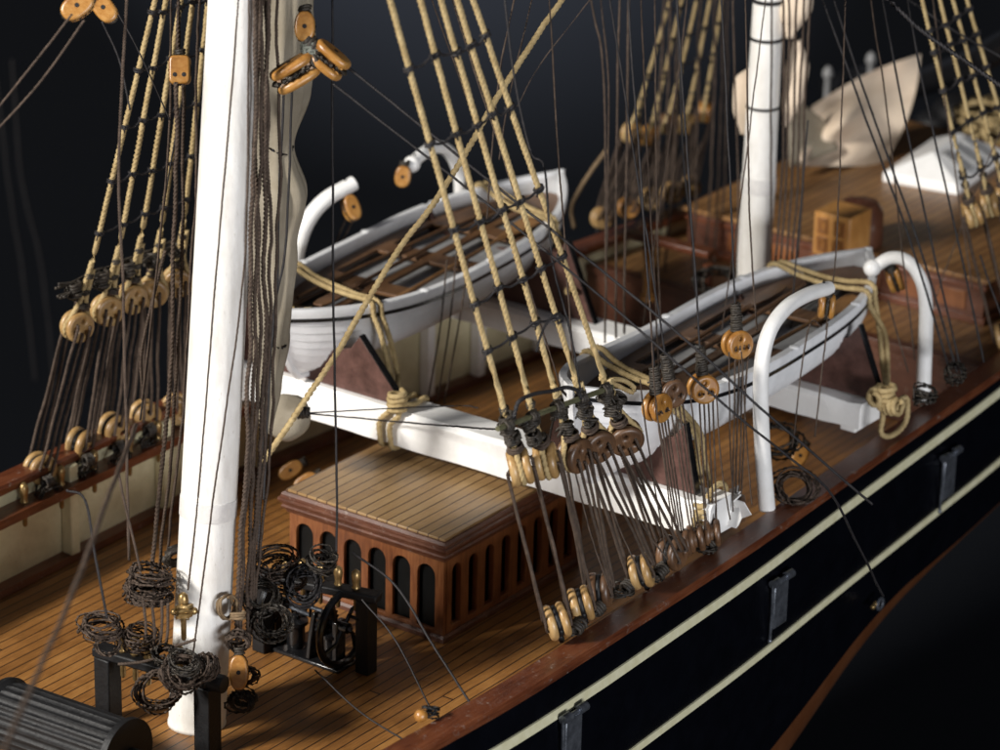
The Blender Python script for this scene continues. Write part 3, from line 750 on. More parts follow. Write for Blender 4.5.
def ratline(lines, z, r, label, group, seed, mat='black', dz=0.0, kn=.085):
    rnd = random.Random(seed); t = thing('ratline', label, 'ratline', on_line(lines[0], z), group)
    P_ = [on_line(l, z+dz*i+rnd.uniform(-.06, .06)) for i, l in enumerate(lines)]
    pts = []
    for i, p in enumerate(P_):
        pts.append(p-FW*.09)
        if i < len(P_)-1: pts.append(p.lerp(P_[i+1], .5)-V((0, 0, rnd.uniform(.03, .11)))-FW*.05)
    rope('line', pts, r, mat, parent=t)
    for i, p in enumerate(P_):
        mb = MB(); a = (lines[i][1]-lines[i][0]).normalized(); knot(mb, p, kn, a, 2, r*1.05, seed*9+i); mb.tube([p-FW*.1, p-FW*.12+V((rnd.uniform(-.1, .1), 0, -.16))], r*.7, 5)
        mb.build('hitch', mat, t, angle=0)
    return t

# near (starboard) main shrouds
nearU = [(520, 467), (546, 461), (574, 454), (596, 444), (625, 437)]
nearL = [(557, 621), (581, 604), (600, 590), (641, 571), (672, 553)]
nearT = [(390, 0), (420, 0), (441, 0), (457, 0), (473, 0)]
NL = row(nearU, nearL, nearT, -6.45, None, -4.95, 1.06, [.75, .6, -.05, -.45, -.75], [.85, .75, .5, .6, .1],
         ['box', 'box', 'box_d', 'box_d', 'box_d'], ['box', 'box', 'box_d', 'box', 'box_d'], 'near row by the hull side', 'near shroud row', .036, .062, zl=3.0)
for k, py in enumerate((68, 143, 230, 301, 350)):
    ratline(NL if k < 4 else NL[:4], y_on(NL[0], py), .028, f'dark ratline tied across the near shrouds, {ORD[k]} from the top of the photo', 'ratlines on the near shrouds', 40+k, dz=.0)
# sheer pole on the near row
a = Yp(500, 428, -6.5); b = Yp(612, 387, -6.5)
t = thing('sheer_pole', 'olive brown rod lashed above the near upper deadeyes', 'rod', a)
mb = MB(); mb.tube([a-(b-a)*.02, b], .055, 10); mb.build('rod', simple('olive_rod', (.05, .05, .025), (.13, .125, .07), 5, .4, .1, .2), t)
for k in range(5): mb = MB(); knot(mb, a.lerp(b, .06+.22*k), .1, (b-a), 4, .03, 70+k); knot(mb, a.lerp(b, .06+.22*k)+V((0, 0, -.1)), .11, V((0, 0, 1)), 3, .03, 90+k); mb.build('lashing', 'tar', t, angle=0)
# loose ratline loop that curls over the sheer pole
rope('loose_cord', [Yp(*p, -6.55) for p in ((513, 418), (518, 402), (532, 394), (551, 391), (566, 388), (577, 391), (582, 400), (590, 404))], .045, 'black', 'loose black cord curling over the olive rod of the near row', 'cord')
rope('loose_cord', [Yp(*p, -6.5) for p in ((536, 352), (541, 335), (548, 322), (558, 314), (563, 320), (558, 324))], .03, 'black', 'small black cord loop hooked between two near shrouds above the rod', 'cord')

# far (port) main shrouds
portU = [(77, 326), (107, 310), (131, 298), (153, 291), (178, 281)]
portL = [(40, 468), (80, 443), (113, 428), (145, 415), (176, 409)]
portT = [(155, 0), (166, 0), (181, 0), (193, 0), (208, 0)]
PL = row(portU, portL, portT, 7.2, 7.45, 5.6, 1.02, [-.25, -.35, -.2, -.9, -.8], [-.25, .2, -.1, -.35, -.8],
         ['box', 'box', 'box', 'box', 'box'], ['box']*5, 'far left row beyond the big mast', 'far left shroud row', .04, .062)
for k, py in enumerate((13, 70, 127, 183, 233)):
    ratline(PL, y_on(PL[0], py), .026, f'dark ratline tied across the far left shrouds, {ORD[k]} from the top', 'ratlines on the far left shrouds', 140+k, dz=.0, kn=.085)
a = Yp(60, 292, 7.15); b = Yp(190, 240, 7.15)
t = thing('sheer_pole', 'bundle of dark rods and cord lashed above the far left deadeyes', 'rod', a)
mb = MB(); rnd = random.Random(5)
for k in range(7):
    o1 = V((0, rnd.uniform(-.12, .12), rnd.uniform(-.2, .2))); o2 = V((0, rnd.uniform(-.12, .12), rnd.uniform(-.12, .12)))
    rope_mb(mb, [a+o1, a.lerp(b, .25)+o2, a.lerp(b, .5)+o1*.8, a.lerp(b, .75)+o2, b+o1*.6], .035, jit=.05)
for k in range(5): knot(mb, a.lerp(b, .1+.2*k)+V((0, 0, -.08)), .16, V((0, 0, 1)), 5, .04, 170+k); coil_mb(mb, a.lerp(b, .1+.2*k)+V((0, -.05, -.15)), .16, .025, 4, (0, 1, 0), .9, .1, 180+k)
mb.build('lashing', 'tar', t, angle=0)

# mizzen shrouds, far side and near side
mzU = [(632, 133), (650, 136), (668, 124), (686, 124), (704, 112)]
mzL = [(602, 218), (628, 208), (650, 199), (672, 193), (690, 187)]
mzT = [(670, 0), (682, 0), (697, 0), (710, 0), (722, 0)]
ML = row(mzU, mzL, mzT, 6.1, 6.2, 5.2, .85, [-.2, .1, 0, .3, .5], [-.6, -.9, -.9, -.8, -.8], ['box', 'amber', 'box_d', 'box', 'amber'], ['box', 'amber', 'box', 'box', 'box'],
         'blurred row beyond the small rear mast', 'rear mast far side row', .04, .052)
for k, py in enumerate((10, 45, 78)):
    ratline(ML, y_on(ML[0], py), .024, f'blurred ratline on the rear mast far side shrouds, {ORD[k]} from the top', 'ratlines of the rear mast far side', 240+k, kn=.08)
mb = MB()
for p, q in ((632, 118), (668, 108), (703, 98)): knot(mb, Yp(p, q, 6.0), .2, (0, 0, 1), 6, .05, p)
rU = [(958, 216), (973, 211), (988, 205), (1003, 196), (1018, 190)]
rL = [(985, 330), (1004, 321), (1020, 313), (1036, 304), (1052, 296)]
rT = [(908, 0), (926, 0), (940, 0), (953, 0), (967, 0)]
RL = row([(972, 214), (990, 204), (1006, 196), (1022, 188)], [(1003, 335), (1020, 325), (1036, 316), (1052, 306)], [(922, 0), (940, 0), (953, 0), (967, 0)], -5.6, -6.0, -4.6, .95, [.8, .5, .4, .3], [.6]*4, ['box']*4, ['box']*4,
         'row at the right edge of the photo', 'right edge shroud row', .04, .054)
for k, py in enumerate((30, 52, 88, 130, 176)):
    ratline(RL, y_on(RL[0], py), .03, f'dark ratline on the right edge shrouds, {ORD[k]} from the top', 'ratlines of the right edge shrouds', 340+k, kn=.08)

# backstays in front of the near boat: single cords ending in deadeyes
def backstay(u, low, top, lb, Yu, s=.92, mat='amber', tw=0, extra=None, nl=4, sp=.1, Yt=None):
    pu = Yp(*u, Yu); pt = Yp(*top, Yt if Yt is not None else Yu+1.0); a = (pt-pu).normalized(); n = twist_n(a, tw)
    deadeye(pu, n, a, mat, f'amber deadeye {lb}', 'deadeyes of the thin backstays', s)
    t = thing('backstay', f'thin black stay above the deadeye {lb}', 'rope', pu, 'thin backstays')
    rope('stay', [pu+a*.4, pu+(pt-pu)*1.2], .026, 'black', parent=t, jit=.02)
    mb = MB()
    for h in (.36, .5, .66, .8): knot(mb, pu+a*h, .11-.05*(h-.36), a, 3, .03, int(u[0]+h*10))
    for k in range(6):
        d = V((random.uniform(-1, 1), random.uniform(-1, 1), random.uniform(-.4, 1))).normalized(); mb.tube([pu+a*.55, pu+a*.55+d*.17], .018, 5)
    mb.build('seizing', 'tar', t, angle=0)
    x = n.cross(a).normalized(); mb = MB(); q = Z(*low, 2.95)
    for k in range(nl):
        o = x*(k-(nl-1)/2)*sp; rope_mb(mb, [pu+o-a*.08+n*.2, pu+o*1.0-a*.3+n*.14, q+o*.7], .024, jit=.015)
    o_ = mb.build('lanyard', 'brown', None, angle=0); tag(o_, f'thin brown lanyards under the deadeye {lb}', 'lanyard', 'lanyards of the thin backstays')
    q_ = q+V((0, 0, 0)); deadeye(q_, twist_n((pu-q).normalized(), .6), (pu-q), 'box_d', f'dark rail deadeye below the one {lb}', 'rail deadeyes of the thin backstays', .85)
backstay((657, 407), (682, 543), (628, 0), 'low at the bow of the near boat', -6.0, tw=-.1)
backstay((671, 392), (696, 538), (610, 0), 'just behind the one at the near boat bow', -5.75, mat='box_d', tw=-.4)
backstay((703, 388), (712, 533), (677, 0), 'in the middle of the near boat side', -6.0, tw=-.65)
backstay((737, 344), (737, 508), (722, 0), 'highest and rightmost over the near boat', -6.0, tw=-.45)

# ================================================================== MASTS
mast = thing('lower_mast', 'thick white mast with a grey band rising from the deck at the left', 'mast', (0, 0, 0))
ax0 = V((0, 0, 0)); top = Yp(235, 0, 0); axd = (top-ax0).normalized()
LM = 24
M = mat_frame(ax0, *frame(axd, V((1, 0, 0))))
mb = MB(); prof = [(.60, -.05), (.60, .02), (.58, .1)]
for i in range(40): z = .2+LM*i/39; prof.append((.585-.0045*z, z))
mb.lathe(prof, M, 40); mb.build('pole', 'mastpaint', mast, angle=0)
mb = MB(); zb = (Yp(206, 506, 0)-ax0).length
mb.lathe([(.56, zb-.2), (.578, zb-.19), (.58, zb-.15), (.577, zb+.17), (.574, zb+.2), (.55, zb+.21)], M, 40); mb.build('mast_band', simple('greyed_band', (.6, .58, .56), (.72, .7, .67), 6, .5, .1, .3, 16, dust=.7, dcol=(.35, .3, .27)), mast)
# wooden boom-jaw peg on the mast
mz = thing('rear_mast', 'thinner white mast with black hoops standing behind the near boat', 'mast', Yp(752, 330, 0.2))
q0 = Yp(750, 340, .2); q1 = Yp(768.5, 0, .2); d = (q1-q0).normalized(); M = mat_frame(q0-d*2.6, *frame(d, V((1, 0, 0))))
mb = MB(); mb.lathe([(.47, 0)]+[(.47-.0085*z, z) for z in range(1, 20)], M, 32); mb.build('pole', 'mastpaint', mz, angle=0)
for py, mat, hh, rr in ((38, 'iron', .04, .5), (106, 'iron', .035, .49), (183, 'mast', .2, .44), (0, 'iron', .05, .5)):
    c = Yp(750+18.5*(340-py)/340, py, .2); h = (c-(q0-d*2.6)).length; r0 = .47-.0085*h
    mb = MB(); mb.lathe([(r0-.01, h-hh), (r0+.02, h-hh), (r0+.02, h+hh), (r0-.01, h+hh)], M, 32); mb.build('hoop', 'iron' if mat == 'iron' else bpy.data.materials['greyed_band'], mz)
# furled canvas rolls lashed to the rear mast
def lump(path, radii, name, mat, label, cat, fold=.12, fr=5, n=40, ties=(), squash=1.0, fseed=0):
    t = thing(name, label, cat, path[0]); P_ = smooth_path(path, .1); m = len(P_); vs = []; fs = []
    x, y, z0_ = frame((P_[1]-P_[0]), RT)
    for i, p in enumerate(P_):
        u = i/(m-1)*(len(radii)-1); k = min(int(u), len(radii)-2); f = u-k; f = f*f*(3-2*f); R = radii[k]*(1-f)+radii[k+1]*f
        for j in range(n):
            a = 2*pi*j/n; w = fold*(noise.noise(V((cos(a)*fr*.6, sin(a)*fr*.6, i*.035+fseed)))+.5*noise.noise(V((cos(a)*fr*1.6, sin(a)*fr*1.6, i*.08+fseed))))
            r_ = R*(1+w*1.6); vs.append(p+x*cos(a)*r_+y*sin(a)*r_*squash)
    for i in range(m-1):
        for j in range(n): j2 = (j+1) % n; fs.append((i*n+j, i*n+j2, (i+1)*n+j2, (i+1)*n+j))
    fs.append(tuple(range(n))[::-1]); fs.append(tuple(range((m-1)*n, m*n)))
    mb = MB(); mb.add(vs, fs); mb.build('canvas', mat, t, angle=0)
    for u in ties:
        i = int(u*(m-1)); w_ = i/(m-1)*(len(radii)-1); k = min(int(w_), len(radii)-2); w_ -= k; w_ = w_*w_*(3-2*w_); R = (radii[k]*(1-w_)+radii[k+1]*w_)*1.03
        mb = MB(); mb.tube([P_[i]+x*cos(a)*R+y*sin(a)*R*squash+V((0, 0, .1*sin(2*a))) for a in [2*pi*q/24 for q in range(25)]], .035, 6, 3, .2); mb.build('gasket', 'black', t, angle=0)
    return t
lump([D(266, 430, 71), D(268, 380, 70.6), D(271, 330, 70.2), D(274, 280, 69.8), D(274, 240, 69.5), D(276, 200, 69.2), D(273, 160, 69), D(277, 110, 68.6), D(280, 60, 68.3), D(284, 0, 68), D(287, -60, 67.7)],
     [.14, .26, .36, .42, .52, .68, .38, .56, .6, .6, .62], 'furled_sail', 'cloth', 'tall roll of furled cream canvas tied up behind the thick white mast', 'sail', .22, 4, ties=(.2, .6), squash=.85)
lump([Yp(757, 62, .9), Yp(748, 85, .9), Yp(745, 108, .9), Yp(744, 135, .9)], [.05, .32, .3, .1], 'furled_sail', 'cloth2', 'small cream canvas fold left of the rear mast', 'sail', .12, 2)
lump([Yp(800, -20, -.4), Yp(797, 5, -.4), Yp(790, 38, -.4)], [.35, .42, .1], 'furled_sail', 'cloth2', 'cream canvas fold right of the rear mast at the top edge', 'sail', .12, 2)
lump([Yp(797, 40, -.3), Yp(798, 70, -.3), Yp(793, 100, -.3), Yp(786, 125, -.2)], [.12, .3, .28, .1], 'furled_sail', 'cloth2', 'cream canvas fold right of the rear mast below its hoop', 'sail', .12, 2)

# ================================================================== POOP AREA
PH0, PH1 = 2.0, 3.25
a = Z(982, 325, PH0); c = Z(690, 212, PH1)
hx = a.x; hy0 = a.y; hy1 = c.y+.3
t = thing('rear_deckhouse', 'wide low mahogany deckhouse with planked top behind the rear mast', 'deckhouse', (hx, 0, PH0))
mb = MB(); mb.box((hx, hy0, PH0+.002), (36, hy1, PH1-.12)); mb.build('wall', 'mahog_y', t, bevel=.02)
mb = MB(); mb.box((hx-.12, hy0-.12, PH1-.12), (36.1, hy1+.12, PH1)); mb.build('roof', 'poop', t, bevel=.03)
mb = MB(); mb.box((hx-.1, hy0-.1, PH0+.003), (36.05, hy1+.1, PH0+.2)); mb.box((hx-.06, hy0-.06, PH1-.35), (36.05, hy1+.06, PH1-.25)); mb.build('moulding', 'mahog_x', t, bevel=.02)
yy = hy0+.5
while yy < hy1-1:
    mb = MB(); mb.box((hx-.04, yy, PH0+.3), (hx, yy+.85, PH1-.45)); mb.build('panel', 'mahog', t, bevel=.03); yy += 1.25
# companion locker on it
a = Z(812, 253, PH1); b = Z(857, 257, PH1); H = .95
t = thing('companion_box', 'small golden brown panelled box standing on the rear deckhouse roof', 'box', ((a.x+b.x)/2+.3, (a.y+b.y)/2, PH1))
mb = MB(); x0 = min(a.x, b.x); y0_, y1_ = b.y, a.y
amb3 = wood('golden_panel_edge', (.14, .05, .014), (.24, .1, .028), (.34, .16, .05), 2, .4, .6)
amb2 = wood('golden_panel', (.3, .13, .035), (.46, .22, .06), (.6, .33, .12), 2, .4, .6)
mb.box((x0, y0_, PH1+.002), (x0+1.1, y1_, PH1+1.15)); mb.build('body', amb2, t, bevel=.03)
mb = MB(); mb.lathe([(.05, -(y1_-y0_)/2-.05), (.6, -(y1_-y0_)/2-.05), (.6, (y1_-y0_)/2+.05), (.05, (y1_-y0_)/2+.05)], mat_frame(V((x0+.62, (y0_+y1_)/2, PH1+.85)), V((1, 0, 0)), V((0, 0, 1)), V((0, -1, 0))), 28)
wy = y1_-y0_
for i in (0, 1):
    for j in (0, 1):
        mb = MB(); ya = y0_+.13+i*(wy/2-.03); za = PH1+.1+j*.5
        v_, f_ = flat2d([rrect(0, 0, wy/2-.24, .4, .03), rrect(.09, .09, wy/2-.33, .31, .03)[::-1]], .03, .008, 1)
        mb.add(v_, f_, mat_frame(V((x0-.01, ya, za)), V((0, 1, 0)), V((0, 0, 1)), V((1, 0, 0)))); mb.build('door_panel', amb3, t)
c0 = V((x0+.55+1.0, y0_+.1, PH1))
mb = MB(); mb.lathe([(.02, 1.15), (.45, 1.1), (.6, .85), (.62, 0.003)][::-1], Matrix.Translation((x0+1.5, y0_+.55, PH1)), 28); mb.build('shadow_dome', 'mahog_y', t)  # dark dome modelled in place of the round shadow beside the box
# pin-rail with a turned post near the far bulwark
a = Z(647, 300, PH0); ptop = V((a.x, a.y, PH0+1.35))
t = thing('breast_rail', 'red brown rail on a turned golden post near the far bulwark', 'railing', a)
a2 = Xp(630, 228, a.x); 
mb = MB(); mb.lathe([(.2, 0), (.2, .15), (.13, .2), (.11, .5), (.16, .7), (.11, .95), (.14, 1.2), (.18, 1.3), (.18, 1.45)], Matrix.Translation(a), 16); mb.build('post', 'amber', t)
e0 = Xp(628, 233, a.x); e1_ = Xp(712, 254, a.x); dd = (e1_-e0).normalized(); xx_, yy_, zz_ = frame(dd, V((0, 0, 1)))
mb = MB(); mb.box((-.09, -.2, 0), (.09, .2, (e1_-e0).length), mat_frame(e0, xx_, yy_, zz_)); mb.build('rail', 'mahog_x', t, bevel=.03)
mb = MB(); a3 = Z(700, 318, PH0); mb.lathe([(.14, 0), (.1, .5), (.14, .9), (.12, 1.4)], Matrix.Translation((e1_.x, e1_.y+.1, PH0)), 12); mb.build('post', 'mahog_x', t)
# white skylight
a = Z(882, 182, PH1); b = Z(958, 196, PH1)
t = thing('skylight', 'bright white hipped skylight lying on the rear deck behind the stays', 'skylight', ((a.x+b.x)/2, (a.y+b.y)/2, PH1))
dy = (b-a); L_ = dy.length; xx_ = V((dy.x, dy.y, 0)).normalized(); yy_ = V((-xx_.y, xx_.x, 0));
if yy_.dot(FW) < 0: yy_ = -yy_
def lp(u, v, w): return tuple(V((a.x, a.y, PH1))+xx_*u+yy_*v+V((0, 0, w)))
mb = MB(); W_ = 3.6
mb.add([lp(0, 0, 0.003), lp(L_, 0, .003), lp(L_, W_, .003), lp(0, W_, .003), lp(0, 0, .28), lp(L_, 0, .28), lp(L_, W_, .28), lp(0, W_, .28), lp(L_*.5, .8, .85), lp(L_*.5, W_-.8, .85)],
       [(3, 2, 1, 0), (0, 1, 5, 4), (1, 2, 6, 5), (2, 3, 7, 6), (3, 0, 4, 7), (4, 5, 8), (5, 6, 9, 8), (6, 7, 9), (7, 4, 8, 9)]); mb.build('body', 'white', t, smooth=False, bevel=.04)
mb = MB()
for k in range(3):
    v0 = .9+k*.75
    mb.add([lp(L_*.93, v0, .40), lp(L_*.93, v0+.5, .40), lp(L_*.62, v0+.5, .75), lp(L_*.62, v0, .75), lp(L_*.93, v0, .45), lp(L_*.93, v0+.5, .45), lp(L_*.62, v0+.5, .8), lp(L_*.62, v0, .8)], [(3, 2, 1, 0), (4, 5, 6, 7), (0, 1, 5, 4), (1, 2, 6, 5), (2, 3, 7, 6), (3, 0, 4, 7)])
mb.build('pane', 'grey', t, smooth=False)
# loose sail draped over the far end
mb = MB(); vs = []; fs = []; nu, nv = 34, 26
def S(u, v):
    tl, tr, bl, br = V((812, 106, 0)), V((921, 54, 0)), V((798, 166, 0)), V((884, 166, 0))
    p = tl.lerp(tr, u).lerp(bl.lerp(br, u), v); p.x += 8*sin(pi*v)*(u**3); p.y -= 6*sin(pi*u)*(1-v)
    dep = Z(840, 172, PH1).__sub__(CAM).dot(FW)-.6+1.5*(1-v)+1.5*u - 1.1*math.exp(-((u-.42)**2/.03+(v-.45)**2/.06)) + .5*noise.noise(V((u*3, v*3, 2))) - .5*math.exp(-((u-.05)**2/.02+(v-.8)**2/.05))
    return D(p.x, p.y, dep)
for side_ in (0, 1):
    for i in range(nu+1):
        for j in range(nv+1): vs.append(S(i/nu, j/nv)+FW*.06*side_)
for side_ in (0, 1):
    b0 = side_*(nu+1)*(nv+1)
    for i in range(nu):
        for j in range(nv):
            q = b0+i*(nv+1)+j; f = (q, q+nv+1, q+nv+2, q+1); fs.append(f if side_ else f[::-1])
mb.add(vs, fs); o = mb.build('canvas_sail', 'cloth2', None, angle=0); tag(o, 'large loose cream sail standing like a fan over the far deck', 'sail')
# second fold at its foot, its shade put in by the darker cloth
mb = MB(); vs = []; fs = []
for i in range(17):
    for j in range(13):
        u, v = i/16, j/12; p = V((786, 92, 0)).lerp(V((822, 118, 0)), u).lerp(V((790, 168, 0)).lerp(V((838, 150, 0)), u), v)
        vs.append(D(p.x, p.y, Z(805, 172, PH1).__sub__(CAM).dot(FW)-1+1.0*u+.4*sin(3*v)))
for i in range(16):
    for j in range(12): q = i*13+j; fs.append((q, q+13, q+14, q+1))
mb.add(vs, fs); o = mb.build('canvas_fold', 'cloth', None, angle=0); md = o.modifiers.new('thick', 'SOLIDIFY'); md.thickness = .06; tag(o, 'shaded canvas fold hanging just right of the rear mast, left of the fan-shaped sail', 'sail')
# far rail stanchions and dark rail beyond the sail
t = thing('taffrail', 'blurred dark taffrail curving round the far end of the ship', 'railing', D(1000, 60, 100))
mb = MB(); mb.tube(smooth_path([D(826, 92, 103), D(868, 78, 103), D(912, 84, 100), D(950, 72, 98), D(985, 56, 96), D(1030, 30, 94)], .5), .42, 12); mb.build('rail', 'gloss', t)
for p, q in ((828, 76), (871, 62)): mb = MB(); mb.lathe([(.1, -1.2), (.08, -.1), (.16, .0), (.16, .15), (.06, .3)], Matrix.Translation(D(p, q, 102)), 10); mb.build('stanchion_knob', 'grey', t)
mb = MB(); mb.ball(D(962, 112, 98), .9, 10, (1, 1, .6)); mb.ball(D(935, 122, 98), .6, 10, (1, 1, .6)); o = mb.build('deck_gear', 'iron', None); tag(o, 'blurred dark rounded gear on the far deck beyond the white skylight', 'deck gear')
mb = MB(); coil_mb(mb, D(990, 118, 95), .9, .14, 6, (0, 0, 1), 1, .2, 5); o = mb.build('rope_coil', 'gold', None, angle=0); tag(o, 'blurred flax rope coil near the right edge beyond the skylight', 'rope coil')

# ================================================================== LASHINGS (flax)
def proj(p): q = V(p)-CAM; d_ = q.dot(FW); return 500+F_PX*q.dot(RT)/d_, 375-F_PX*q.dot(UP)/d_
def gun(W_, hw_, zg_, Ln, sg, px, py):
    best = min((i/400 for i in range(401)), key=lambda s: (lambda q: (q[0]-px)**2+(q[1]-py)**2)(proj(W_((s-.5)*Ln, sg*hw_(s), zg_(s)))))
    return V(W_((best-.5)*Ln, sg*hw_(best), zg_(best)))
def over(W_, hw_, zg_, Ln, pf, pn, tail, dx=0):
    a = gun(W_, hw_, zg_, Ln, 1, *pf); b = gun(W_, hw_, zg_, Ln, -1, *pn); u = V((0, 0, .1))
    return [a+V((0, .12, -.25)), a+V((0, .05, .04)), a+V((0, -.15, .1))]+[a.lerp(b, t)+u-V((0, 0, .12*sin(pi*t))) for t in (.25, .5, .75)]+[b+V((0, .1, .1)), b+V((0, -.1, .02)), b+V((0, -.14, -.25))]+tail
def lash(paths, label, r=.07, knots=()):
    t = thing('boat_lashing', label, 'lashing', paths[0][0], 'flax lashings over the boats')
    for p in paths: rope('strand', p, r, 'gold', parent=t, jit=.03)
    for c, ax in knots:
        mb = MB(); knot(mb, c, .17, ax, 4, r*.95, int(c.x*10)); mb.build('hitch', 'gold', t, angle=0)
    return t
def off(ps, v): return [p+V(v) for p in ps]
k1 = Xp(397, 402, 8.7)
G1 = (W1, hw1, zg1, B1[4]); G2 = (W2, hw2, zg2, B2[4])
A = over(*G1, (291, 272), (370, 303), [Yp(383, 340, 2.75), Yp(391, 375, 2.6), k1])
A2 = over(*G1, (296, 269), (377, 302), [Yp(390, 340, 2.75), Yp(397, 375, 2.6), k1])
fx = 8.72
def around(px, w0, w1):
    lo = Xp(px, 444+(px-378)*.3, fx); hi = Xp(px+8, 402, fx)
    return [k1, V((fx-.03, hi.y, 3.56)), V((fx-.06, lo.y, 3.3)), V((fx-.06, lo.y, 2.95)), V((fx+.02, lo.y, 2.7)), V((9.2, lo.y, 2.66)), V((9.75, lo.y, 2.7)), V((9.8, lo.y, 3.2)), V((9.7, hi.y, 3.66)), V((9.2, hi.y, 3.66)), k1]
lash([A, A2, around(381, 0, 0), around(392, 0, 0)], 'flax lashing over the far boat bow, tied round the near beam above the deckhouse', .07, [(k1, V((0, 0, 1)))])
mb = MB(); coil_mb(mb, V(W1(-5.5, 0, 5.2)), .42, .055, 7, (.2, .1, 1), .8, .12, 21); o = mb.build('rope_coil', 'gold', None, angle=0); tag(o, 'pile of flax rope lying in the bow of the far boat', 'rope coil')
lash([over(*G1, (478, 188), (549, 225), [Yp(557, 245, 4.2), Yp(563, 265, 4.2), Xp(568, 292, 16.2)]), over(*G1, (486, 186), (554, 221), [Yp(562, 243, 4.2), Yp(569, 262, 4.2), Xp(573, 290, 16.2)])], 'flax lashing over the stern of the far boat', .07)
Kb = Z(703, 512, 3.3)
lash([over(*G2, (588, 358), (664, 397), [Yp(694, 432, -5.7), Yp(699, 465, -5.7), Yp(703, 495, -5.8), Kb]),
      over(*G2, (596, 354), (672, 396), [Yp(700, 432, -5.7), Yp(706, 465, -5.7), Yp(710, 495, -5.8), Kb]),
      [Kb, V((8.7, Kb.y, 3.3)), V((8.7, Kb.y, 2.9)), V((9.2, Kb.y, 2.66)), V((9.8, Kb.y, 2.8)), V((9.8, Kb.y, 3.6)), V((9.3, Kb.y, 3.68)), Kb]],
     'flax lashing over the near boat bow, running down behind the thin stays', .07, [(Kb, V((0, 0, 1))), (Kb+V((.2, 0, -.2)), V((1, 0, 0)))])
rope('loose_cord', [Yp(*p, -5.6) for p in ((602, 388), (612, 380), (625, 381), (634, 387), (632, 392), (618, 386), (600, 378))], .055, 'gold', 'short loop of flax rope beside the dark seizings at the near boat bow', 'cord')
Kc = Xp(886, 396, 16.0)
lash([over(*G2, (772, 268), (866, 295), [Yp(884, 330, -5.2), Yp(888, 365, -5.3), Kc]),
      over(*G2, (780, 266), (872, 288), [Yp(879, 330, -5.1), Yp(883, 365, -5.2), Kc]),
      [Kc, V((15.93, Kc.y, 3.3)), V((15.93, Kc.y, 2.9)), V((16.4, Kc.y, 2.68)), V((17.02, Kc.y, 2.8)), V((17.0, Kc.y, 3.4)), V((16.4, Kc.y, 3.48)), Kc]],
     'flax lashing over the near boat stern, knotted round the far beam end', .07, [(Kc, V((0, 0, 1))), (Kc+V((0, .2, -.05)), V((1, 0, 0))), (Kc+V((0, -.15, -.2)), V((0, 1, 0)))])

# long flax stay crossing the picture
rope('stay', [Yp(575, -20, -2.2)+(Yp(575, -20, -2.2)-Yp(503, 88, -1.9)).normalized()*9, Yp(575, -20, -2.2), Yp(503, 88, -1.9), Yp(450, 180, -1.4), Yp(397, 252, -.9), Yp(335, 355, -.4), Yp(263, 463, .1)], .068, 'gold', 'long flax stay slanting down left across the far boat and beam', 'rope', jit=.03)

# cream ventilator-like bell behind the mast
c = D(287, 418, 72.5); t = thing('canvas_bundle', 'cream round canvas bundle beside the far end of the near beam', 'canvas bundle', c)
mb = MB(); prof = [(.02, -.32), (.34, -.3), (.5, -.1), (.52, .12), (.46, .3), (.28, .38), (.02, .38)]
x, y, z = frame(V((-.75, -.35, .45)))
mb.lathe(prof, mat_frame(c, x, y, z), 28)
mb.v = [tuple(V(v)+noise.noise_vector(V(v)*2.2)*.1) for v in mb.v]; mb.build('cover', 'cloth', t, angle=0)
sz = D(303, 413, 71.5)
t = thing('tackle_seizing', 'small black seizing with two thin cords leading right over the near beam', 'tackle', sz)
mb = MB(); knot(mb, sz, .1, RT, 4, .035, 5); mb.build('knot', 'tar', t, angle=0)
rope('cord', [sz, Xp(450, 406, 8.6), Xp(478, 408, 8.6)], .02, 'black', parent=t)
rope('cord', [sz, Xp(400, 422, 8.4), Yp(506, 430, -5.0)], .024, 'black', parent=t)
# bundle of blocks on deck behind that
for i, (px, py, lb) in enumerate(((297, 466, 'brown double block lying on the deck left of the roof corner, upper one'), (312, 478, 'brown double block lying beside the roof corner, lower one'))):
    block(Z(px-6, py+4, .5), V((.6, -.55, .5)), .6, .34, .3, label=lb, mat='amber', group='blocks lying behind the deckhouse')

# ================================================================== SINGLE BLOCKS
block(D(180, 70, 66.5), UP, .56, .42, .3, face=-FW, sq=.35, label='square amber block hanging on cords in front of the far left shrouds')
block(D(78, 6, 63), UP*.6+RT*.8, .66, .42, .36, label='amber block at the top left corner, left of a pair', group='top left pair of blocks')
block(D(104, 8, 64), UP*.8-RT*.6, .62, .36, .34, label='amber block at the top left corner, right of a pair', group='top left pair of blocks')
block(D(305, 27, 64), UP, .56, .36, .34, face=-FW, label='uppermost amber block of the cluster right of the thick mast', group='cluster of blocks by the thick mast')
block(D(295, 73, 64), RT*.85+UP*.5, .88, .48, .52, face=UP-FW*.3, label='left amber block of the cluster right of the thick mast', group='cluster of blocks by the thick mast')
block(D(329, 60, 64), RT*-.7+UP*.6, .76, .46, .48, face=UP*.8+RT*.5-FW*.3, label='right amber block of the cluster right of the thick mast', group='cluster of blocks by the thick mast')
mb = MB()
for k in range(5): knot(mb, D(309+k, 47+k*1.5, 64), .14, RT if k % 2 else UP, 4, .035, 500+k)
o = mb.build('seizing', simple('grey_green_seizing', (.1, .11, .09), (.2, .21, .18), 6, .7), None, angle=0); tag(o, 'grey seizing joining the block cluster by the thick mast', 'seizing')
block(e1+V((.06, .0, -.42)), V((.1, 0, 1)), .52, .34, .36, face=RT, label='amber double block hanging from the near davit tip')
block(e2+V((.35, -.3, -.38)), V((-.4, .2, 1)), .6, .34, .36, face=RT, label='amber double block hanging under the ball of the davit at the near boat stern')
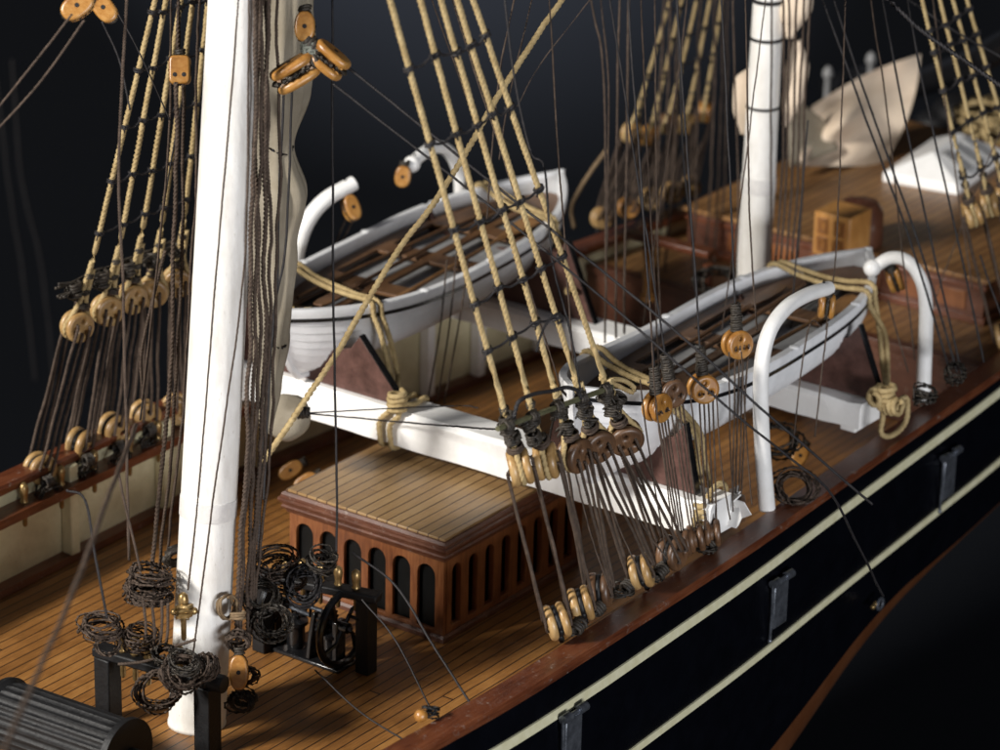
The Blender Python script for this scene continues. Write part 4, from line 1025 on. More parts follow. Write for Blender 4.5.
block(Yp(351, 208, 6.6), RT*-.35+UP, .62, .34, .34, face=-FW+RT*.5, label='amber block hanging from the davit at the far boat bow')
block(Yp(403, 176, 6.5), V((.2, 0, 1)), .5, .36, .32, face=-FW, label='amber block hanging from the hooked davit behind the far boat')
block(Z(800, 455, 1.3), V((.5, -.2, .9)), .5, .34, .3, label='amber block standing beside the near rail next to the near davit')
block(D(239, 672, 66.5), UP, .7, .36, .3, label='orange block low down at the right of the thick mast foot')

# ================================================================== DARK RUNNING ROPES
def dr(ps, dep, r, label, mat='black', group='dark running ropes', jit=None):
    if isinstance(dep, (int, float)):
        ym = (ps[0][1]+ps[-1][1])/2; dep = [dep+.006*(p[1]-ym)*dep/66 for p in ps]
    pts = [D(x, y, d) for (x, y), d in zip(ps, dep)]
    if ps[0][1] < 0 and len(pts) > 1: pts = [pts[0]+(pts[0]-pts[1]).normalized()*9]+pts
    return rope('running_rope', pts, r, mat, label, 'rope', group, jit=jit)
dr([(127, -20), (119, 160), (121, 240), (123, 300), (127, 480), (129, 560)], 65.5, .034, 'brown cord hanging straight down in front of the far left deadeyes', 'brown')
dr([(72, 14), (30, 68), (-10, 118)], 62, .026, 'upper of two thin cords running down left from the top left blocks', 'brown')
dr([(84, 20), (40, 82), (-10, 137)], 62, .026, 'lower of two thin cords running down left from the top left blocks', 'brown')
dr([(102, 22), (119, 60), (130, 110)], 65, .024, 'short thin cord slanting down right from the top left blocks', 'black')
dr([(113, 5), (138, 50), (170, 120)], 66, .02, 'faint thin cord behind the top left blocks slanting right', 'black')
dr([(240, -20), (230, 110), (218, 250), (198, 497), (188, 590)], [62.4, 62.9, 63.6, 65.3, 66.1], .024, 'thin cord hanging in front of the thick mast, left one', 'brown')
dr([(249, -20), (247, 200), (241, 300), (213, 500), (193, 657)], [62.3, 63.4, 64, 65.4, 66.4], .024, 'thin cord hanging in front of the thick mast, right one', 'brown')
for k, (x0, x1, x2, r) in enumerate(((256, 247, 237, .05), (262, 252, 241, .045), (259, 256, 246, .045), (268, 262, 250, .05), (264, 266, 252, .04), (276, 272, 256, .036))):
    dr([(x0, -20), (x0-2 if k < 4 else x0+4, 150), (x1+3, 300), (x1, 430), (x2+2, 560), (x2, 655-k*7)], [62.9+.12*k, 63.9+.12*k, 64.9+.12*k, 65.8+.12*k, 66.6+.1*k, 67.2+.1*k], r, f'thick dark fall beside the thick mast, {ORD[k]} from the left', 'brown', 'dark falls beside the thick mast', .06)
dr([(284, 88), (279, 200), (276, 300), (264, 420), (258, 560)], 67.2, .03, 'left of two cords running down the furled sail from the block cluster', 'black')
dr([(292, 90), (288, 200), (284, 260), (272, 330), (264, 500)], 67.3, .028, 'right of two cords running down the furled sail from the block cluster', 'black')
dr([(332, -20), (332.5, 120), (333, 250), (335, 400), (337, 500), (336, 552)], 66, .028, 'single thin black cord hanging straight down to the pump rack')
dr([(178, -20), (179, 50)], 66.4, .05, 'cords above the square amber block', 'brown', jit=.05)
dr([(177, 82), (176, 150), (173, 260), (170, 380), (158, 500), (152, 585)], 66.4, .05, 'thick dark fall below the square amber block', 'brown', jit=.05)
dr([(183, 84), (184, 180), (180, 300), (172, 440), (163, 520), (158, 590)], 66.6, .04, 'second dark fall below the square amber block', 'brown', jit=.05)
dr([(171, -20), (170, 120), (160, 240), (150, 330), (142, 400)], 67.5, .028, 'thin dark cord among the far left shrouds', 'brown')
dr([(201, -20), (197, 90), (194, 220), (187, 330), (180, 440), (168, 540), (160, 600)], 67.5, .034, 'dark cord along the left edge of the thick mast', 'brown', jit=.05)
dr([(190, 60), (165, 200), (150, 340), (140, 420)], 68, .022, 'thin black cord crossing behind the square block', 'black')
dr([(165, 250), (150, 310), (141, 360), (143, 398)], 69, .04, 'dark cord to the round block above the far rail', 'brown')
dr([(66, 490), (85, 500), (96, 560), (107, 618)], 64.8, .03, 'dark cord leading down to the left coil on the pin rack', 'black')
dr([(118, 470), (126, 510), (141, 570)], 66, .03, 'dark cord leading down behind the pin rack', 'brown')
dr([(136, 425), (107, 500), (70, 600), (30, 690), (-5, 770)], [62, 56, 52, 49, 46], .045, 'blurred brown rope slanting close to the lens at the lower left', 'brown')
# long diagonals from the block cluster across the boats to the hull side
dr([(345, 65), (440, 141), (520, 205), (600, 269), (680, 335), (752, 400), (815, 455), (872, 504)], [64, 64, 64, 63.5, 63.5, 64, 65, 66], .03, 'upper of two long black cords slanting right across both boats')
dr([(333, 84), (419, 151), (500, 214), (587, 285), (660, 348), (731, 411), (790, 458), (829, 491), (858, 545), (883, 596)], [64, 64, 64, 63.5, 63.5, 64, 65, 66, 69, 72], .028, 'lower of two long black cords slanting right down to the hull eyebolt')
# verticals around the middle
for k, (ps, r, lb, m) in enumerate((
    ([(587, -20), (603, 67), (606, 250), (605, 343)], .026, 'first', 'brown'), ([(599, -20), (608, 73), (608, 160), (607, 250)], .022, 'second', 'brown'),
    ([(620, -20), (617, 120), (616, 250), (616, 338)], .028, 'third', 'brown'), ([(629, -20), (627, 120), (625, 250), (624, 334)], .03, 'fourth', 'brown'),
    ([(676, -20), (683, 150), (693, 250), (700, 376)], .026, 'fifth', 'black'))):
    dr(ps, 76, r*1.1, f'{lb} of the thin dark cords hanging vertically right of the near shrouds', m, 'vertical cords in the middle')
dr([(515, -5), (500, 70), (492, 150), (487, 220)], 69, .024, 'thin dark cord crossing the near shrouds high up, left of a pair', 'brown')
dr([(533, -5), (510, 92), (499, 160)], 69, .022, 'thin dark cord crossing the near shrouds high up, right of a pair', 'brown')
dr([(505, 0), (513, 70), (530, 150), (545, 170), (552, 260), (570, 330), (582, 400)], 63.6, .026, 'thin black cord running down between the last near shrouds')
dr([(600, -14), (540, 65), (517, 107)], 71, .014, 'faint hair thin line crossing the dark background right of the shrouds', 'brown')
dr([(447, 260), (440, 330), (428, 400)], 77, .024, 'thin cord hanging below the far boat side, left of three', 'brown', 'cords hanging below the far boat')
dr([(457, 250), (449, 330), (437, 402)], 77, .024, 'thin cord hanging below the far boat side, middle of three', 'brown', 'cords hanging below the far boat')
dr([(468, 262), (458, 330), (444, 404)], 77, .024, 'thin cord hanging below the far boat side, right of three', 'brown', 'cords hanging below the far boat')
for k, (x0, x1, x2) in enumerate(((664, 652, 641), (671, 662, 650), (679, 670, 660), (700, 694, 690), (716, 708, 702), (723, 716, 712), (728, 722, 718))):
    dr([(x0, -20), ((x0+x1)/2+1, 130), (x1, 220), (x2, 310)], 86+.3*k, .034, f'blurred dark cord in the bundle left of the rear mast, {ORD[min(k,7)]} from the left', 'brown', 'bundle left of the rear mast', .05)
for k, (ps, dep, r) in enumerate((
    ([(548, -20), (556, 120), (566, 260), (574, 372)], 68, .024), ([(640, -20), (646, 120), (652, 240), (660, 388)], 71, .024), ([(655, -20), (656, 140), (658, 260), (664, 384)], 74, .022),
    ([(745, -20), (748, 130), (751, 250), (757, 330)], 70, .024), ([(768, -20), (742, 190), (722, 330)], 73, .02), ([(690, -20), (672, 120), (652, 260), (640, 350)], 75, .024),
    ([(846, -20), (842, 110), (836, 250), (826, 330)], 72, .022), ([(868, -20), (888, 120), (902, 250), (915, 360)], 75, .024), ([(446, -20), (500, 150), (548, 290)], 66, .02),
    ([(425, -20), (470, 110), (520, 260), (560, 385)], 68, .022), ([(930, -20), (948, 120), (972, 290)], 78, .024), ([(1005, 120), (960, 230), (925, 330)], 79, .02))):
    dr(ps, dep, r, f'thin dark cord crossing the centre and right of the photo, {(ORD+["ninth", "tenth", "eleventh", "twelfth"])[k]} of the loose web', 'brown', 'thin cords crossing the boats', .02)
for k, (x0, x1, x2) in enumerate(((783, 782, 775), (789, 786, 781), (797, 792, 786), (805, 798, 792), (812, 803, 797))):
    dr([(x0, -20), (x1+2, 100), (x1, 180), (x2, 262), (x2-3, 300)], 78+.2*k, .033, f'dark cord right of the rear mast, {ORD[k]} from the left', 'brown', 'bundle right of the rear mast', .03)
dr([(733, 0), (735, 90), (738, 180), (736, 280)], 80, .026, 'thin dark cord just left of the rear mast', 'brown')
dr([(772, -20), (771, 120), (771, 262)], 79, .03, 'thin dark cord running down the front of the rear mast', 'brown')
dr([(808, 120), (803, 180), (793, 294), (786, 400)], 76, .024, 'thin black cord over the far side of the near boat stern', 'black')
for k, (ps, r) in enumerate((([(820, -8), (850, 75), (913, 250), (950, 372)], .03), ([(831, -8), (862, 85), (920, 248), (957, 372)], .03), ([(881, -8), (905, 120), (933, 250), (962, 375)], .028), ([(906, -8), (925, 95), (960, 250), (984, 362)], .028))):
    dr(ps, [74, 74.5, 75, 76], r, f'thin black stay fanning down at the right, {ORD[k]} from the left', 'black', 'fanned stays at the right')
dr([(880, -8), (920, 30), (1010, 92)], 70, .055, 'thick black stay crossing the top right corner', 'black')
dr([(900, -6), (950, 28), (1010, 62)], 78, .03, 'thin black stay crossing the top right corner behind the thick one', 'black')
dr([(980, 255), (992, 290), (1005, 325)], 76, .026, 'thin black stay at the right edge below the deadeyes', 'black')
for k, (ps, dep, r) in enumerate((
    ([(640, 380), (652, 470), (668, 560)], 66.5, .02), ([(650, 300), (656, 400), (676, 555)], 68, .02), ([(690, 395), (700, 470), (706, 530)], 67.5, .02),
    ([(716, 395), (722, 470), (730, 520)], 69, .02), ([(741, 352), (746, 430), (752, 505)], 70, .02), ([(729, 352), (730, 430), (733, 512)], 70, .02),
    ([(612, 450), (640, 520), (668, 560)], 65.5, .022), ([(596, 452), (616, 520), (644, 582)], 65.5, .022), ([(575, 470), (592, 540), (612, 596)], 65.5, .022))):
    dr(ps, dep, r, f'fine dark cord in the web above the near rail, number {k+1} by distance from the photo left' if False else f'fine dark cord in the web of lines above the near rail, {(ORD+["ninth"])[k]} strand', 'brown', 'fine cords above the near rail', .015)
# davit falls
dr([(822, 326), (808, 330), (792, 447)], 72.5, .022, 'left fall of the near davit block', 'brown'); dr([(828, 323), (822, 370), (815, 437)], 72.5, .022, 'right fall of the near davit block', 'brown')
dr([(888, 300), (896, 330), (908, 372)], 76, .024, 'fall of the block under the davit ball', 'brown')
dr([(347, 216), (340, 232), (335, 246)], 80, .028, 'left fall of the davit block at the far boat bow', 'brown'); dr([(354, 218), (346, 234), (338, 246)], 80, .028, 'right fall of the davit block at the far boat bow', 'brown')
# faint far stays in the dark, left
dr([(-5, 60), (8, 180), (22, 270), (36, 380)], 110, .05, 'blurred grey stay far in the dark at the left edge, left of two', 'black'); dr([(12, 60), (22, 180), (42, 270), (56, 400)], 110, .05, 'blurred grey stay far in the dark at the left, right of two', 'black')
# thin lines from the wheel gear to the rail
dr([(362, 600), (395, 640), (433, 714)], [67, 66.5, 66], .022, 'thin black cord from the pump wheel to the rail, left one'); dr([(352, 552), (395, 585), (430, 640), (471, 704)], [68.3, 68, 67, 66], .028, 'thin black cord from the pump wheel to the rail, right one')
dr([(315, 670), (360, 712), (413, 745)], [68, 66.8, 66], .022, 'thin black cord low down towards the near rail')
# brown bowed rod beyond the far boat stern
dr([(606, 150), (590, 172), (577, 195), (572, 210), (575, 228)], 86, .06, 'bowed brown rope end rising from the far rail beside the boat stern', 'tan')

# belaying pins under the port pin rail + small blocks on the rail
def pin_mb(mb, p, up=(0, 0, 1), s=1.0):
    x, y, z = frame(up); mb.lathe([(.03*s, -.5*s), (.05*s, -.46*s), (.055*s, -.05*s), (.06*s, 0), (.09*s, .04*s), (.07*s, .1*s), (.085*s, .2*s), (.1*s, .3*s), (.085*s, .4*s), (.03*s, .45*s)], mat_frame(V(p), x, y, z), 12)
def pin(p, label, group, mat='brass', s=1.0, up=(0, 0, 1)):
    mb = MB(); pin_mb(mb, V((0, 0, 0)), up, s); o = mb.build('belaying_pin', mat, None, angle=50); o.location = p; return tag(o, label, 'belaying pin', group)
for k, x in enumerate((2.6, 3.8, 4.9, 6.1, 7.1, 8.2)):
    pin((x, sm(PT, x)-.62, 1.99), f'brass belaying pin in the far bulwark rail, {ORD[k]} from the left', 'pins in the far bulwark rail', s=1.1)
# cords coiled on those pins
for k, (px, py) in enumerate(((48, 492), (88, 470), (120, 458), (150, 440))):
    mb = MB(); c = Yp(px, py, 7.1); coil_mb(mb, c, .3, .03, 5, (0, 1, .2), .6, .12, 600+k); knot(mb, c+V((0, 0, .25)), .12, (1, 0, 0), 4, .035, 610+k)
    o = mb.build('rope_coil', 'tar', None, angle=0); tag(o, f'dark tangled cord hung at the far rail under the deadeyes, {ORD[k]} from the left', 'rope coil', 'cords at the far rail')

# ================================================================== FIFE RAIL, COILS, PINS
t = thing('fife_rail', 'black fife rail on square posts in front of the thick mast', 'pin rack', Z(108, 724, 0))
pa = Z(109, 722, 0); pb = Z(208, 752, 0); hR = 1.5
pb = V((pb.x, pb.y, 0))
for p in (pa, pb): mb = MB(); mb.box((p.x-.2, p.y-.2, 0.003), (p.x+.2, p.y+.2, hR)); mb.build('post', 'iron', t, bevel=.03)
dirv = (pb-pa).normalized(); x, y, z = frame(dirv, V((0, 0, 1)))
Lr = (pb-pa).length
mb = MB(); mb.box((-.1, -.2, -.25), (.1, .2, Lr+.1), mat_frame(pa+V((0, 0, hR+.1)), x, y, z)); mb.build('rail', 'iron', t, bevel=.04)
mb = MB(); mb.lathe([(.03, -.42), (.17, -.4), (.19, -.36), (.19, .33), (.17, .37), (.03, .39)], mat_frame(pa+dirv*(Lr+.05)+V((0, 0, hR+.12)), x, y, z), 20); mb.build('rail_end', 'iron', t)
for k, (px, py) in enumerate(((119, 632), (134, 642), (150, 650), (186, 658))):
    f = (px-100)/(214-100); q = pa+dirv*(Lr*f*.95)+V((0, 0, hR+.2)); pin(q, f'brass belaying pin in the black fife rail, {ORD[k]} from the left', 'pins in the fife rail', s=1.15)
pin(D(183.5, 615, 66.2), 'turned brass pin hanging against the thick mast above the fife rail', None, s=1.1)
mb = MB(); knot(mb, D(184, 612, 66.1), .14, UP, 3, .05, 3); mb.ball(D(174, 612, 66.1), .07); mb.ball(D(194, 611, 66.1), .08); o = mb.build('brass_cleat', 'brass', None); tag(o, 'little brass cross piece lashed to the pin on the thick mast', 'cleat')
def coil(px, py, dep, R, th, turns, axis, label, mat='brown', squash=.8, spread=.2, seed=1, extra=None):
    mb = MB(); coil_mb(mb, D(px, py, dep), R, th, turns, axis, squash, spread, seed)
    if extra: extra(mb)
    o = mb.build('rope_coil', mat, None, angle=0); return tag(o, label, 'rope coil', 'coils around the mast foot')
coil(149, 584, 66.4, .4, .034, 22, UP+RT*.1-FW*.35, 'thick round coil of brown cord high on the fife rail left of the mast', squash=1.0, spread=.3, seed=11)
coil(101, 626, 66, .36, .036, 9, UP-FW*.5, 'brown coil on the left end of the fife rail', squash=1.0, spread=.14, seed=12)
coil(108, 645, 65.8, .24, .03, 4, RT*.3-FW, 'loose brown loops hanging at the left end of the fife rail', squash=1.0, spread=.08, seed=13)
coil(157, 690, 66, .42, .036, 9, -FW+RT*.2, 'big round hanging coil of brown cord below the fife rail', squash=.9, spread=.08, seed=14)
coil(183, 672, 65.4, .38, .034, 10, -FW+UP*.4+RT*.3, 'loose coil of brown cord spilling over the right part of the fife rail', squash=.9, spread=.22, seed=15)
coil(165, 655, 65.8, .24, .03, 8, UP-FW, 'dark knot of cord around the fife rail pins', 'tar', squash=1, spread=.1, seed=16)
coil(184, 662, 65.3, .26, .032, 8, UP-FW, 'dark knot of cord beside the round rail end', 'tar', squash=1, spread=.1, seed=17)
for k, (x0, y0, x1, y1) in enumerate(((143, 600, 146, 640), (152, 602, 154, 645), (162, 600, 160, 648), (168, 603, 165, 650), (196, 640, 150, 650), (118, 664, 165, 655))):
    dr([(x0, y0), ((x0+x1)/2+1, (y0+y1)/2+2), (x1, y1)], 65.9, .034, f'short brown cord among the fife rail coils, {ORD[k]} from the left', 'brown', 'short cords on the fife rail')
coil(140, 636, 66.2, .26, .03, 8, UP-FW*.6+RT*.3, 'dark cord tangled round the middle brass pins of the fife rail', 'brown', squash=1.5, spread=.2, seed=71)
coil(205, 668, 65.6, .22, .028, 8, -FW+UP*.3-RT*.4, 'small tangle of cord just left of the round rail end', 'brown', squash=1.2, spread=.25, seed=72)
coil(262, 596, 67.4, .34, .03, 9, -FW+UP*.5, 'dark tangle of cord under the left end of the rack beside the falls', 'tar', squash=1.0, spread=.3, seed=73)
coil(247, 676, 66.8, .2, .03, 8, -FW+UP*.2, 'dark tangle of cord between the orange block and the deck', 'brown', squash=.8, spread=.3, seed=74)
coil(178, 556, 67.8, .3, .08, 3, -FW+RT*.7, 'thick dark curl of rope peeping out left of the mast', 'tar', squash=.6, spread=.08, seed=18)
# knots at right of mast foot
coil(238, 640, 66.6, .22, .04, 8, UP*.4+FW, 'dark tangle of cord low at the right side of the mast', 'brown', squash=.8, spread=.15, seed=19)
coil(243, 700, 67, .26, .04, 9, UP*.4+FW+RT*.3, 'dark tangle of cord at the deck right of the mast foot', 'tar', squash=.8, spread=.2, seed=20)
mb = MB(); knot(mb, D(227, 607, 66.6), .22, -FW+RT, 3, .03, 31); knot(mb, D(238, 616, 66.4), .14, UP, 3, .03, 33); o = mb.build('rope_collar', 'tan', None, angle=0); tag(o, 'pale flax rope turns at the right edge of the thick mast', 'rope')

# ================================================================== PUMP GEAR AND ITS RACK
t = thing('bilge_pump', 'gloss black pump with two spoked flywheels in front of the deckhouse', 'pump', Z(300, 690, 0))
wc = Z(344, 668, 0); wc = V((wc.x, wc.y, 1.02)); wc = Yp(344, 627, wc.y)
def wheel(c, R, name='flywheel'):
    mb = MB(); ax = V((0, -1, 0)); x, y, z = frame(ax, V((0, 0, 1)))
    mb.tube([c+(x*cos(a)+y*sin(a))*R for a in [2*pi*i/40 for i in range(41)]], .085, 10)
    mb.lathe([(.02, -.14), (.12, -.12), (.12, .12), (.02, .14)], mat_frame(c, x, y, z), 14)
    for k in range(4):
        a = 2*pi*k/4+.5; mb.tube([c, c+(x*cos(a+.35)+y*sin(a+.35))*R*.5, c+(x*cos(a)+y*sin(a))*R], .045, 8)
    mb.tube([c+x*.3+z*.1, c+x*.3+z*.4], .04, 8)
    mb.build(name, 'gloss', t)
wheel(wc, .82); wheel(wc+V((.15, 1.75, 0)), .8)
mb = MB(); mb.tube([wc+V((0, -.2, 0)), wc+V((0, .5, 0)), wc+V((0, .5, .2)), wc+V((0, .9, .2)), wc+V((0, .9, 0)), wc+V((.1, 1.9, 0))], .05, 8); mb.build('crankshaft', 'steel', t)
for dy in (.35, 1.3):
    mb = MB(); c = wc+V((0, dy, 0))
    mb.lathe([(.24, 0), (.24, .06), (.17, .1), (.2, .2), (.2, .62), (.27, .66), (.27, .74), (.1, .78), (.1, .86), (.02, .88)], Matrix.Translation((c.x, c.y, 0.01)), 18); mb.build('cylinder', 'gloss', t)
    mb = MB(); mb.tube([(c.x, c.y, .5), (c.x, c.y, wc.z)], .035, 8); mb.build('rod', 'gloss', t)
for dy in (.02, 1.68):
    c = wc+V((0, dy+.12, 0)); mb = MB(); mb.box((c.x-.16, c.y-.07, .01), (c.x+.16, c.y+.07, wc.z+.12)); mb.build('bearing_post', 'gloss', t, bevel=.03)
mb = MB(); G_ = wc+V((-.05, .42, 0)); teeth = [((.36 if k % 2 else .3)*cos(2*pi*(k//2*2+(k % 2)*.9)/36), (.36 if k % 2 else .3)*sin(2*pi*(k//2*2+(k % 2)*.9)/36)) for k in range(36)]
mb.prism(teeth, -.05, .05, mat_frame(G_, V((1, 0, 0)), V((0, 0, 1)), V((0, -1, 0)))); mb.build('gear', 'gloss', t)
mb = MB(); mb.prism([(-.3, 0), (.3, 0), (.22, .5), (.1, 1.0), (-.1, 1.0), (-.22, .5)], -.05, .05, mat_frame(V((wc.x, wc.y+.75, .1)), V((1, 0, 0)), V((0, 0, 1)), V((0, -1, 0)))); mb.build('casting', 'gloss', t, bevel=.02)
mb = MB(); mb.box((wc.x-.34, wc.y-.1, .004), (wc.x+.34, wc.y+2.1, .1)); mb.build('base_plate', 'gloss', t, bevel=.03)
# dark casing behind the right wheel
t = thing('pin_rack', 'black pin rack with brass pins between the mast and the deckhouse', 'pin rack', Z(262, 640, 0))
g0 = Z(263, 650, 0); g1 = Z(366, 672, 0); hR = 1.7
for g in (g0, g1): mb = MB(); mb.box((g.x-.17, g.y-.17, .005), (g.x+.17, g.y+.17, hR)); mb.build('post', 'iron', t, bevel=.03)
dirv = (g1-g0).normalized(); x, y, z = frame(dirv, V((0, 0, 1))); Lr = (g1-g0).length
mb = MB(); mb.box((-.09, -.18, -.3), (.09, .18, Lr+.3), mat_frame(g0+V((0, 0, hR+.09)), x, y, z)); mb.build('rail', 'iron', t, bevel=.04)
for k in range(5):
    q = g0+dirv*(Lr*(.22+.17*k))+V((0, 0, hR+.18)); pin(q, f'dull brass pin in the rack behind the pump, {ORD[k]} from the left', 'pins in the rack behind the pump', s=1.0)
coil(303, 585, 67.6, .34, .04, 8, -FW+UP*.5, 'dark oval coil of cord hanging from the rack in front of the deckhouse', 'black', squash=1.1, spread=.1, seed=41)
coil(275, 563, 68, .42, .026, 10, UP-FW*.7, 'tangle of thin dark cord over the left end of the rack', 'brown', squash=1.2, spread=.2, seed=42)
coil(322, 561, 67.6, .26, .032, 8, UP-FW*.5+RT*.4, 'dark tangle of cord over the right end of the rack', 'tar', squash=1.2, spread=.18, seed=43)
coil(272, 622, 67.2, .34, .034, 9, FW+UP*.3, 'thick dark tangle left of the pump', 'tar', squash=1.1, spread=.2, seed=44)
coil(288, 575, 68.2, .3, .03, 6, UP-FW*.6+RT*.2, 'thin dark loops around the brass pins of the rack', 'brown', squash=1.3, spread=.2, seed=45)

# ================================================================== WINDLASS DRUM (lower left)
c0 = Z(2, 712, .95); c1 = Z(136, 752, .95); ax = (c1-c0); c1 = c0+V((ax.x*.4, ax.y, 0)); ax = (c1-c0); Ld = ax.length; axn = ax.normalized()
t = thing('windlass_drum', 'black ribbed windlass drum lying at the lower left corner', 'windlass', (c0+c1)/2-V((0, 0, .9)))
x, y, z = frame(axn, V((0, 0, 1))); M = mat_frame(c0, x, y, z); n = 96
mb = MB(); vs = []; fs = []; R = .72
prof = [(.5, -.05), (.72, 0), (.74, .12), (.66, .2), (.64, .35), (.64, Ld-.35), (.68, Ld-.2), (.76, Ld-.14), (.76, Ld), (.6, Ld+.05)]
for r, zz in prof:
    for k in range(n):
        rib = .05 if (k % 4 in (0, 1) and .3 < zz < Ld-.3) else 0
        a = 2*pi*k/n; vs.append(M @ V(((r+rib)*cos(a), (r+rib)*sin(a), zz)))
for i in range(len(prof)-1):
    for k in range(n): k2 = (k+1) % n; fs.append((i*n+k, i*n+k2, (i+1)*n+k2, (i+1)*n+k))
fs.append(tuple(range(n))[::-1]); fs.append(tuple(range((len(prof)-1)*n, len(prof)*n)))
mb.add(vs, fs); mb.build('barrel', 'iron', t, angle=30)
mb = MB(); mb.lathe([(.3, -.7), (.42, -.66), (.4, -.1), (.3, -.05)], M, 24); mb.lathe([(.1, Ld), (.2, Ld+.02), (.2, Ld+.4), (.1, Ld+.42)], M, 20); mb.build('axle', 'iron', t)
for f in (.12, .88):
    q = c0.lerp(c1, f); mb = MB(); mb.box((q.x-.12, q.y-.1, .004), (q.x+.5, q.y+.1, .6)); mb.build('bracket', 'iron', t, bevel=.03)

# small things at the near rail, bottom centre
p = Z(425, 722, 2.58)
t = thing('rail_eyebolt', 'small amber bead and black hook on the near rail at the bottom centre', 'hook', p)
mb = MB(); mb.ball(p+V((0, .1, .1)), .13); mb.build('bead', 'amber', t)
mb = MB(); coil_mb(mb, p+V((.25, .05, .1)), .13, .03, 4, UP, 1.2, .08, 51); mb.build('hook', 'iron', t, angle=0)
# dark ring coil beside the near davit, ropes on deck by the rail
coil(795, 487, 72.5, .44, .04, 9, -FW+UP*.3, 'round dark coil of cord hanging at the near rail right of the davit', 'brown', squash=.95, spread=.1, seed=61)
coil(778, 440, 76, .44, .05, 5, -FW+UP*.8, 'dark ring of rope on the deck behind the near davit', 'tar', squash=1.2, spread=.08, seed=62)
coil(925, 397, 74.5, .24, .035, 9, UP-FW*.3, 'dark tangle of cord at the foot of the far right davit', 'tar', squash=1.1, spread=.2, seed=63)
coil(955, 372, 75, .2, .035, 6, UP*.5-FW, 'small dark tangle of cord on the near rail under the fanned stays', 'tar', squash=1.2, spread=.15, seed=64)
coil(717, 282, 84, .5, .06, 6, -FW+UP*.3, 'blurred dark coil of cord left of the rear mast foot', 'tar', squash=.7, spread=.2, seed=65)
for k, (px, py, R) in enumerate(((592, 612, .14), (622, 590, .2), (655, 575, .16), (706, 547, .2), (572, 630, .12))):
    mb = MB(); coil_mb(mb, Z(px, py, 2.68), R, .03, 5, V((0, 0, 1)), 1.2, .06, 700+k); knot(mb, Z(px+6, py-4, 2.75), .12, (1, 0, .3), 4, .04, 710+k)
    o = mb.build('rope_coil', 'tar', None, angle=0); tag(o, f'dark cord tangle between the near lower deadeyes, {ORD[(0,1,2,3,4)[k]] if k<4 else "lowest"}' + (' by position along the rail' if k < 4 else ' beside the first pair of discs'), 'rope coil', 'cord tangles on the near rail')
# seizing lumps above the near upper deadeyes
for k, pl_ in enumerate((((508, 420), (512, 438)), ((528, 424), (534, 438)), ((560, 412), (566, 428)), ((585, 412), (590, 424)), ((606, 396), (612, 410), (618, 400)))):
    mb = MB(); rnd = random.Random(830+k)
    for j, (px, py) in enumerate(pl_):
        knot(mb, Yp(px, py, -6.4), .13, (rnd.uniform(-.5, .5), rnd.uniform(-.5, .5), 1), 5, .028, 800+k*5+j)
        for q in range(5): p_ = Yp(px, py, -6.45); d_ = V((rnd.uniform(-1, 1), rnd.uniform(-1, 1), rnd.uniform(-.5, .8))).normalized(); mb.tube(smooth_path([p_, p_+d_*.14, p_+d_*.2+V((0, 0, -.08))], .05), .022, 5)
    o = mb.build('tarred_seizing', 'tar', None, angle=0); tag(o, f'black tarred cord knotted above the {ORD[k]} near upper deadeye from the left', 'seizing', 'tarred knots of the near row')

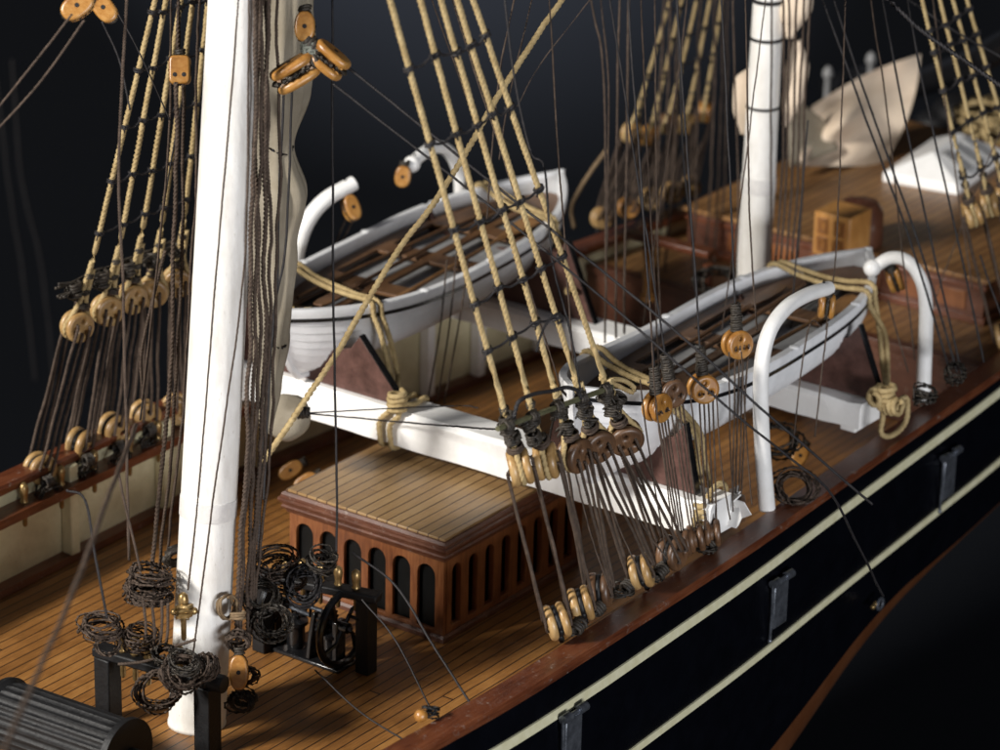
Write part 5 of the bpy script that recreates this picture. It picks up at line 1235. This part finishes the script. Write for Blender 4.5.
# ================================================================== BACKGROUND
cen = CAM+FW*300
x, y, z = RT, UP, -FW
mb = MB(); vs = []; fs = []
f2 = V((FW.x, FW.y, 0)).normalized(); r2 = V((RT.x, RT.y, 0)).normalized()
prof = [(30, -13), (80, -13), (96, -12.6), (106, -11), (116, -6), (124, 2), (130, 13), (133, 28), (134, 60), (134, 130)]
for i in range(33):
    a = -1.3+2.6*i/32
    for rr, zz in prof: vs.append(V((CAM.x, CAM.y, zz))+f2*(rr*cos(a))+r2*(rr*sin(a)))
for i in range(32):
    for j in range(9): q = i*10+j; fs.append((q, q+10, q+11, q+1))
mb.add(vs, fs); o = mb.build('backdrop', 'backdrop', None, angle=0); tag(o, kind='structure')
mb = MB(); mb.box((-200, -200, -14.2), (300, 300, -13.2)); o = mb.build('table_surface', 'table', None); tag(o, kind='structure')

# ================================================================== LIGHT
w = bpy.data.worlds.new('World'); SC.world = w; w.use_nodes = True
bg = w.node_tree.nodes['Background']; bg.inputs['Color'].default_value = (.75, .82, 1, 1); bg.inputs['Strength'].default_value = .1
def area(name, loc, target, size, power, col, sy=None):
    l = bpy.data.lights.new(name, 'AREA'); l.energy = power; l.color = col; l.size = size
    if sy: l.shape = 'RECTANGLE'; l.size_y = sy
    o = bpy.data.objects.new(name, l); COL.objects.link(o); o.location = loc
    o.rotation_euler = (V(target)-V(loc)).to_track_quat('-Z', 'Y').to_euler(); return o
area('window_light', (-76, 30, 56), (10, 0, 2), 15, 168000, (1.0, .96, .9))
area('soft_side_light', (-40, -95, 13), (10, -6, 2), 40, 78000, (.96, .97, 1), 12)
sp = bpy.data.lights.new('backdrop_lamp', 'SPOT'); sp.energy = 8.5e5; sp.spot_size = radians(34); sp.spot_blend = 1.0; sp.color = (.9, .93, 1)
o = bpy.data.objects.new('backdrop_lamp', sp); COL.objects.link(o); o.location = (35, 30, 62)
tgt = CAM+ray(470, -60).normalized()*138; o.rotation_euler = (tgt-V(o.location)).to_track_quat('-Z', 'Y').to_euler()

# ================================================================== CAMERA
cam = bpy.data.cameras.new('camera'); co = bpy.data.objects.new('camera', cam); COL.objects.link(co)
cam.sensor_width = 36; cam.lens = 36*F_PX/1000; cam.clip_start = 1; cam.clip_end = 2000
m = Matrix.Identity(4)
for i in range(3): m[i][0], m[i][1], m[i][2], m[i][3] = RT[i], UP[i], -FW[i], CAM[i]
co.matrix_world = m
cam.dof.use_dof = True; cam.dof.focus_distance = 67.5; cam.dof.aperture_fstop = .27
SC.camera = co
SC.view_settings.view_transform = 'Standard'; SC.view_settings.look = 'None'; SC.view_settings.exposure = 0; SC.view_settings.gamma = 1
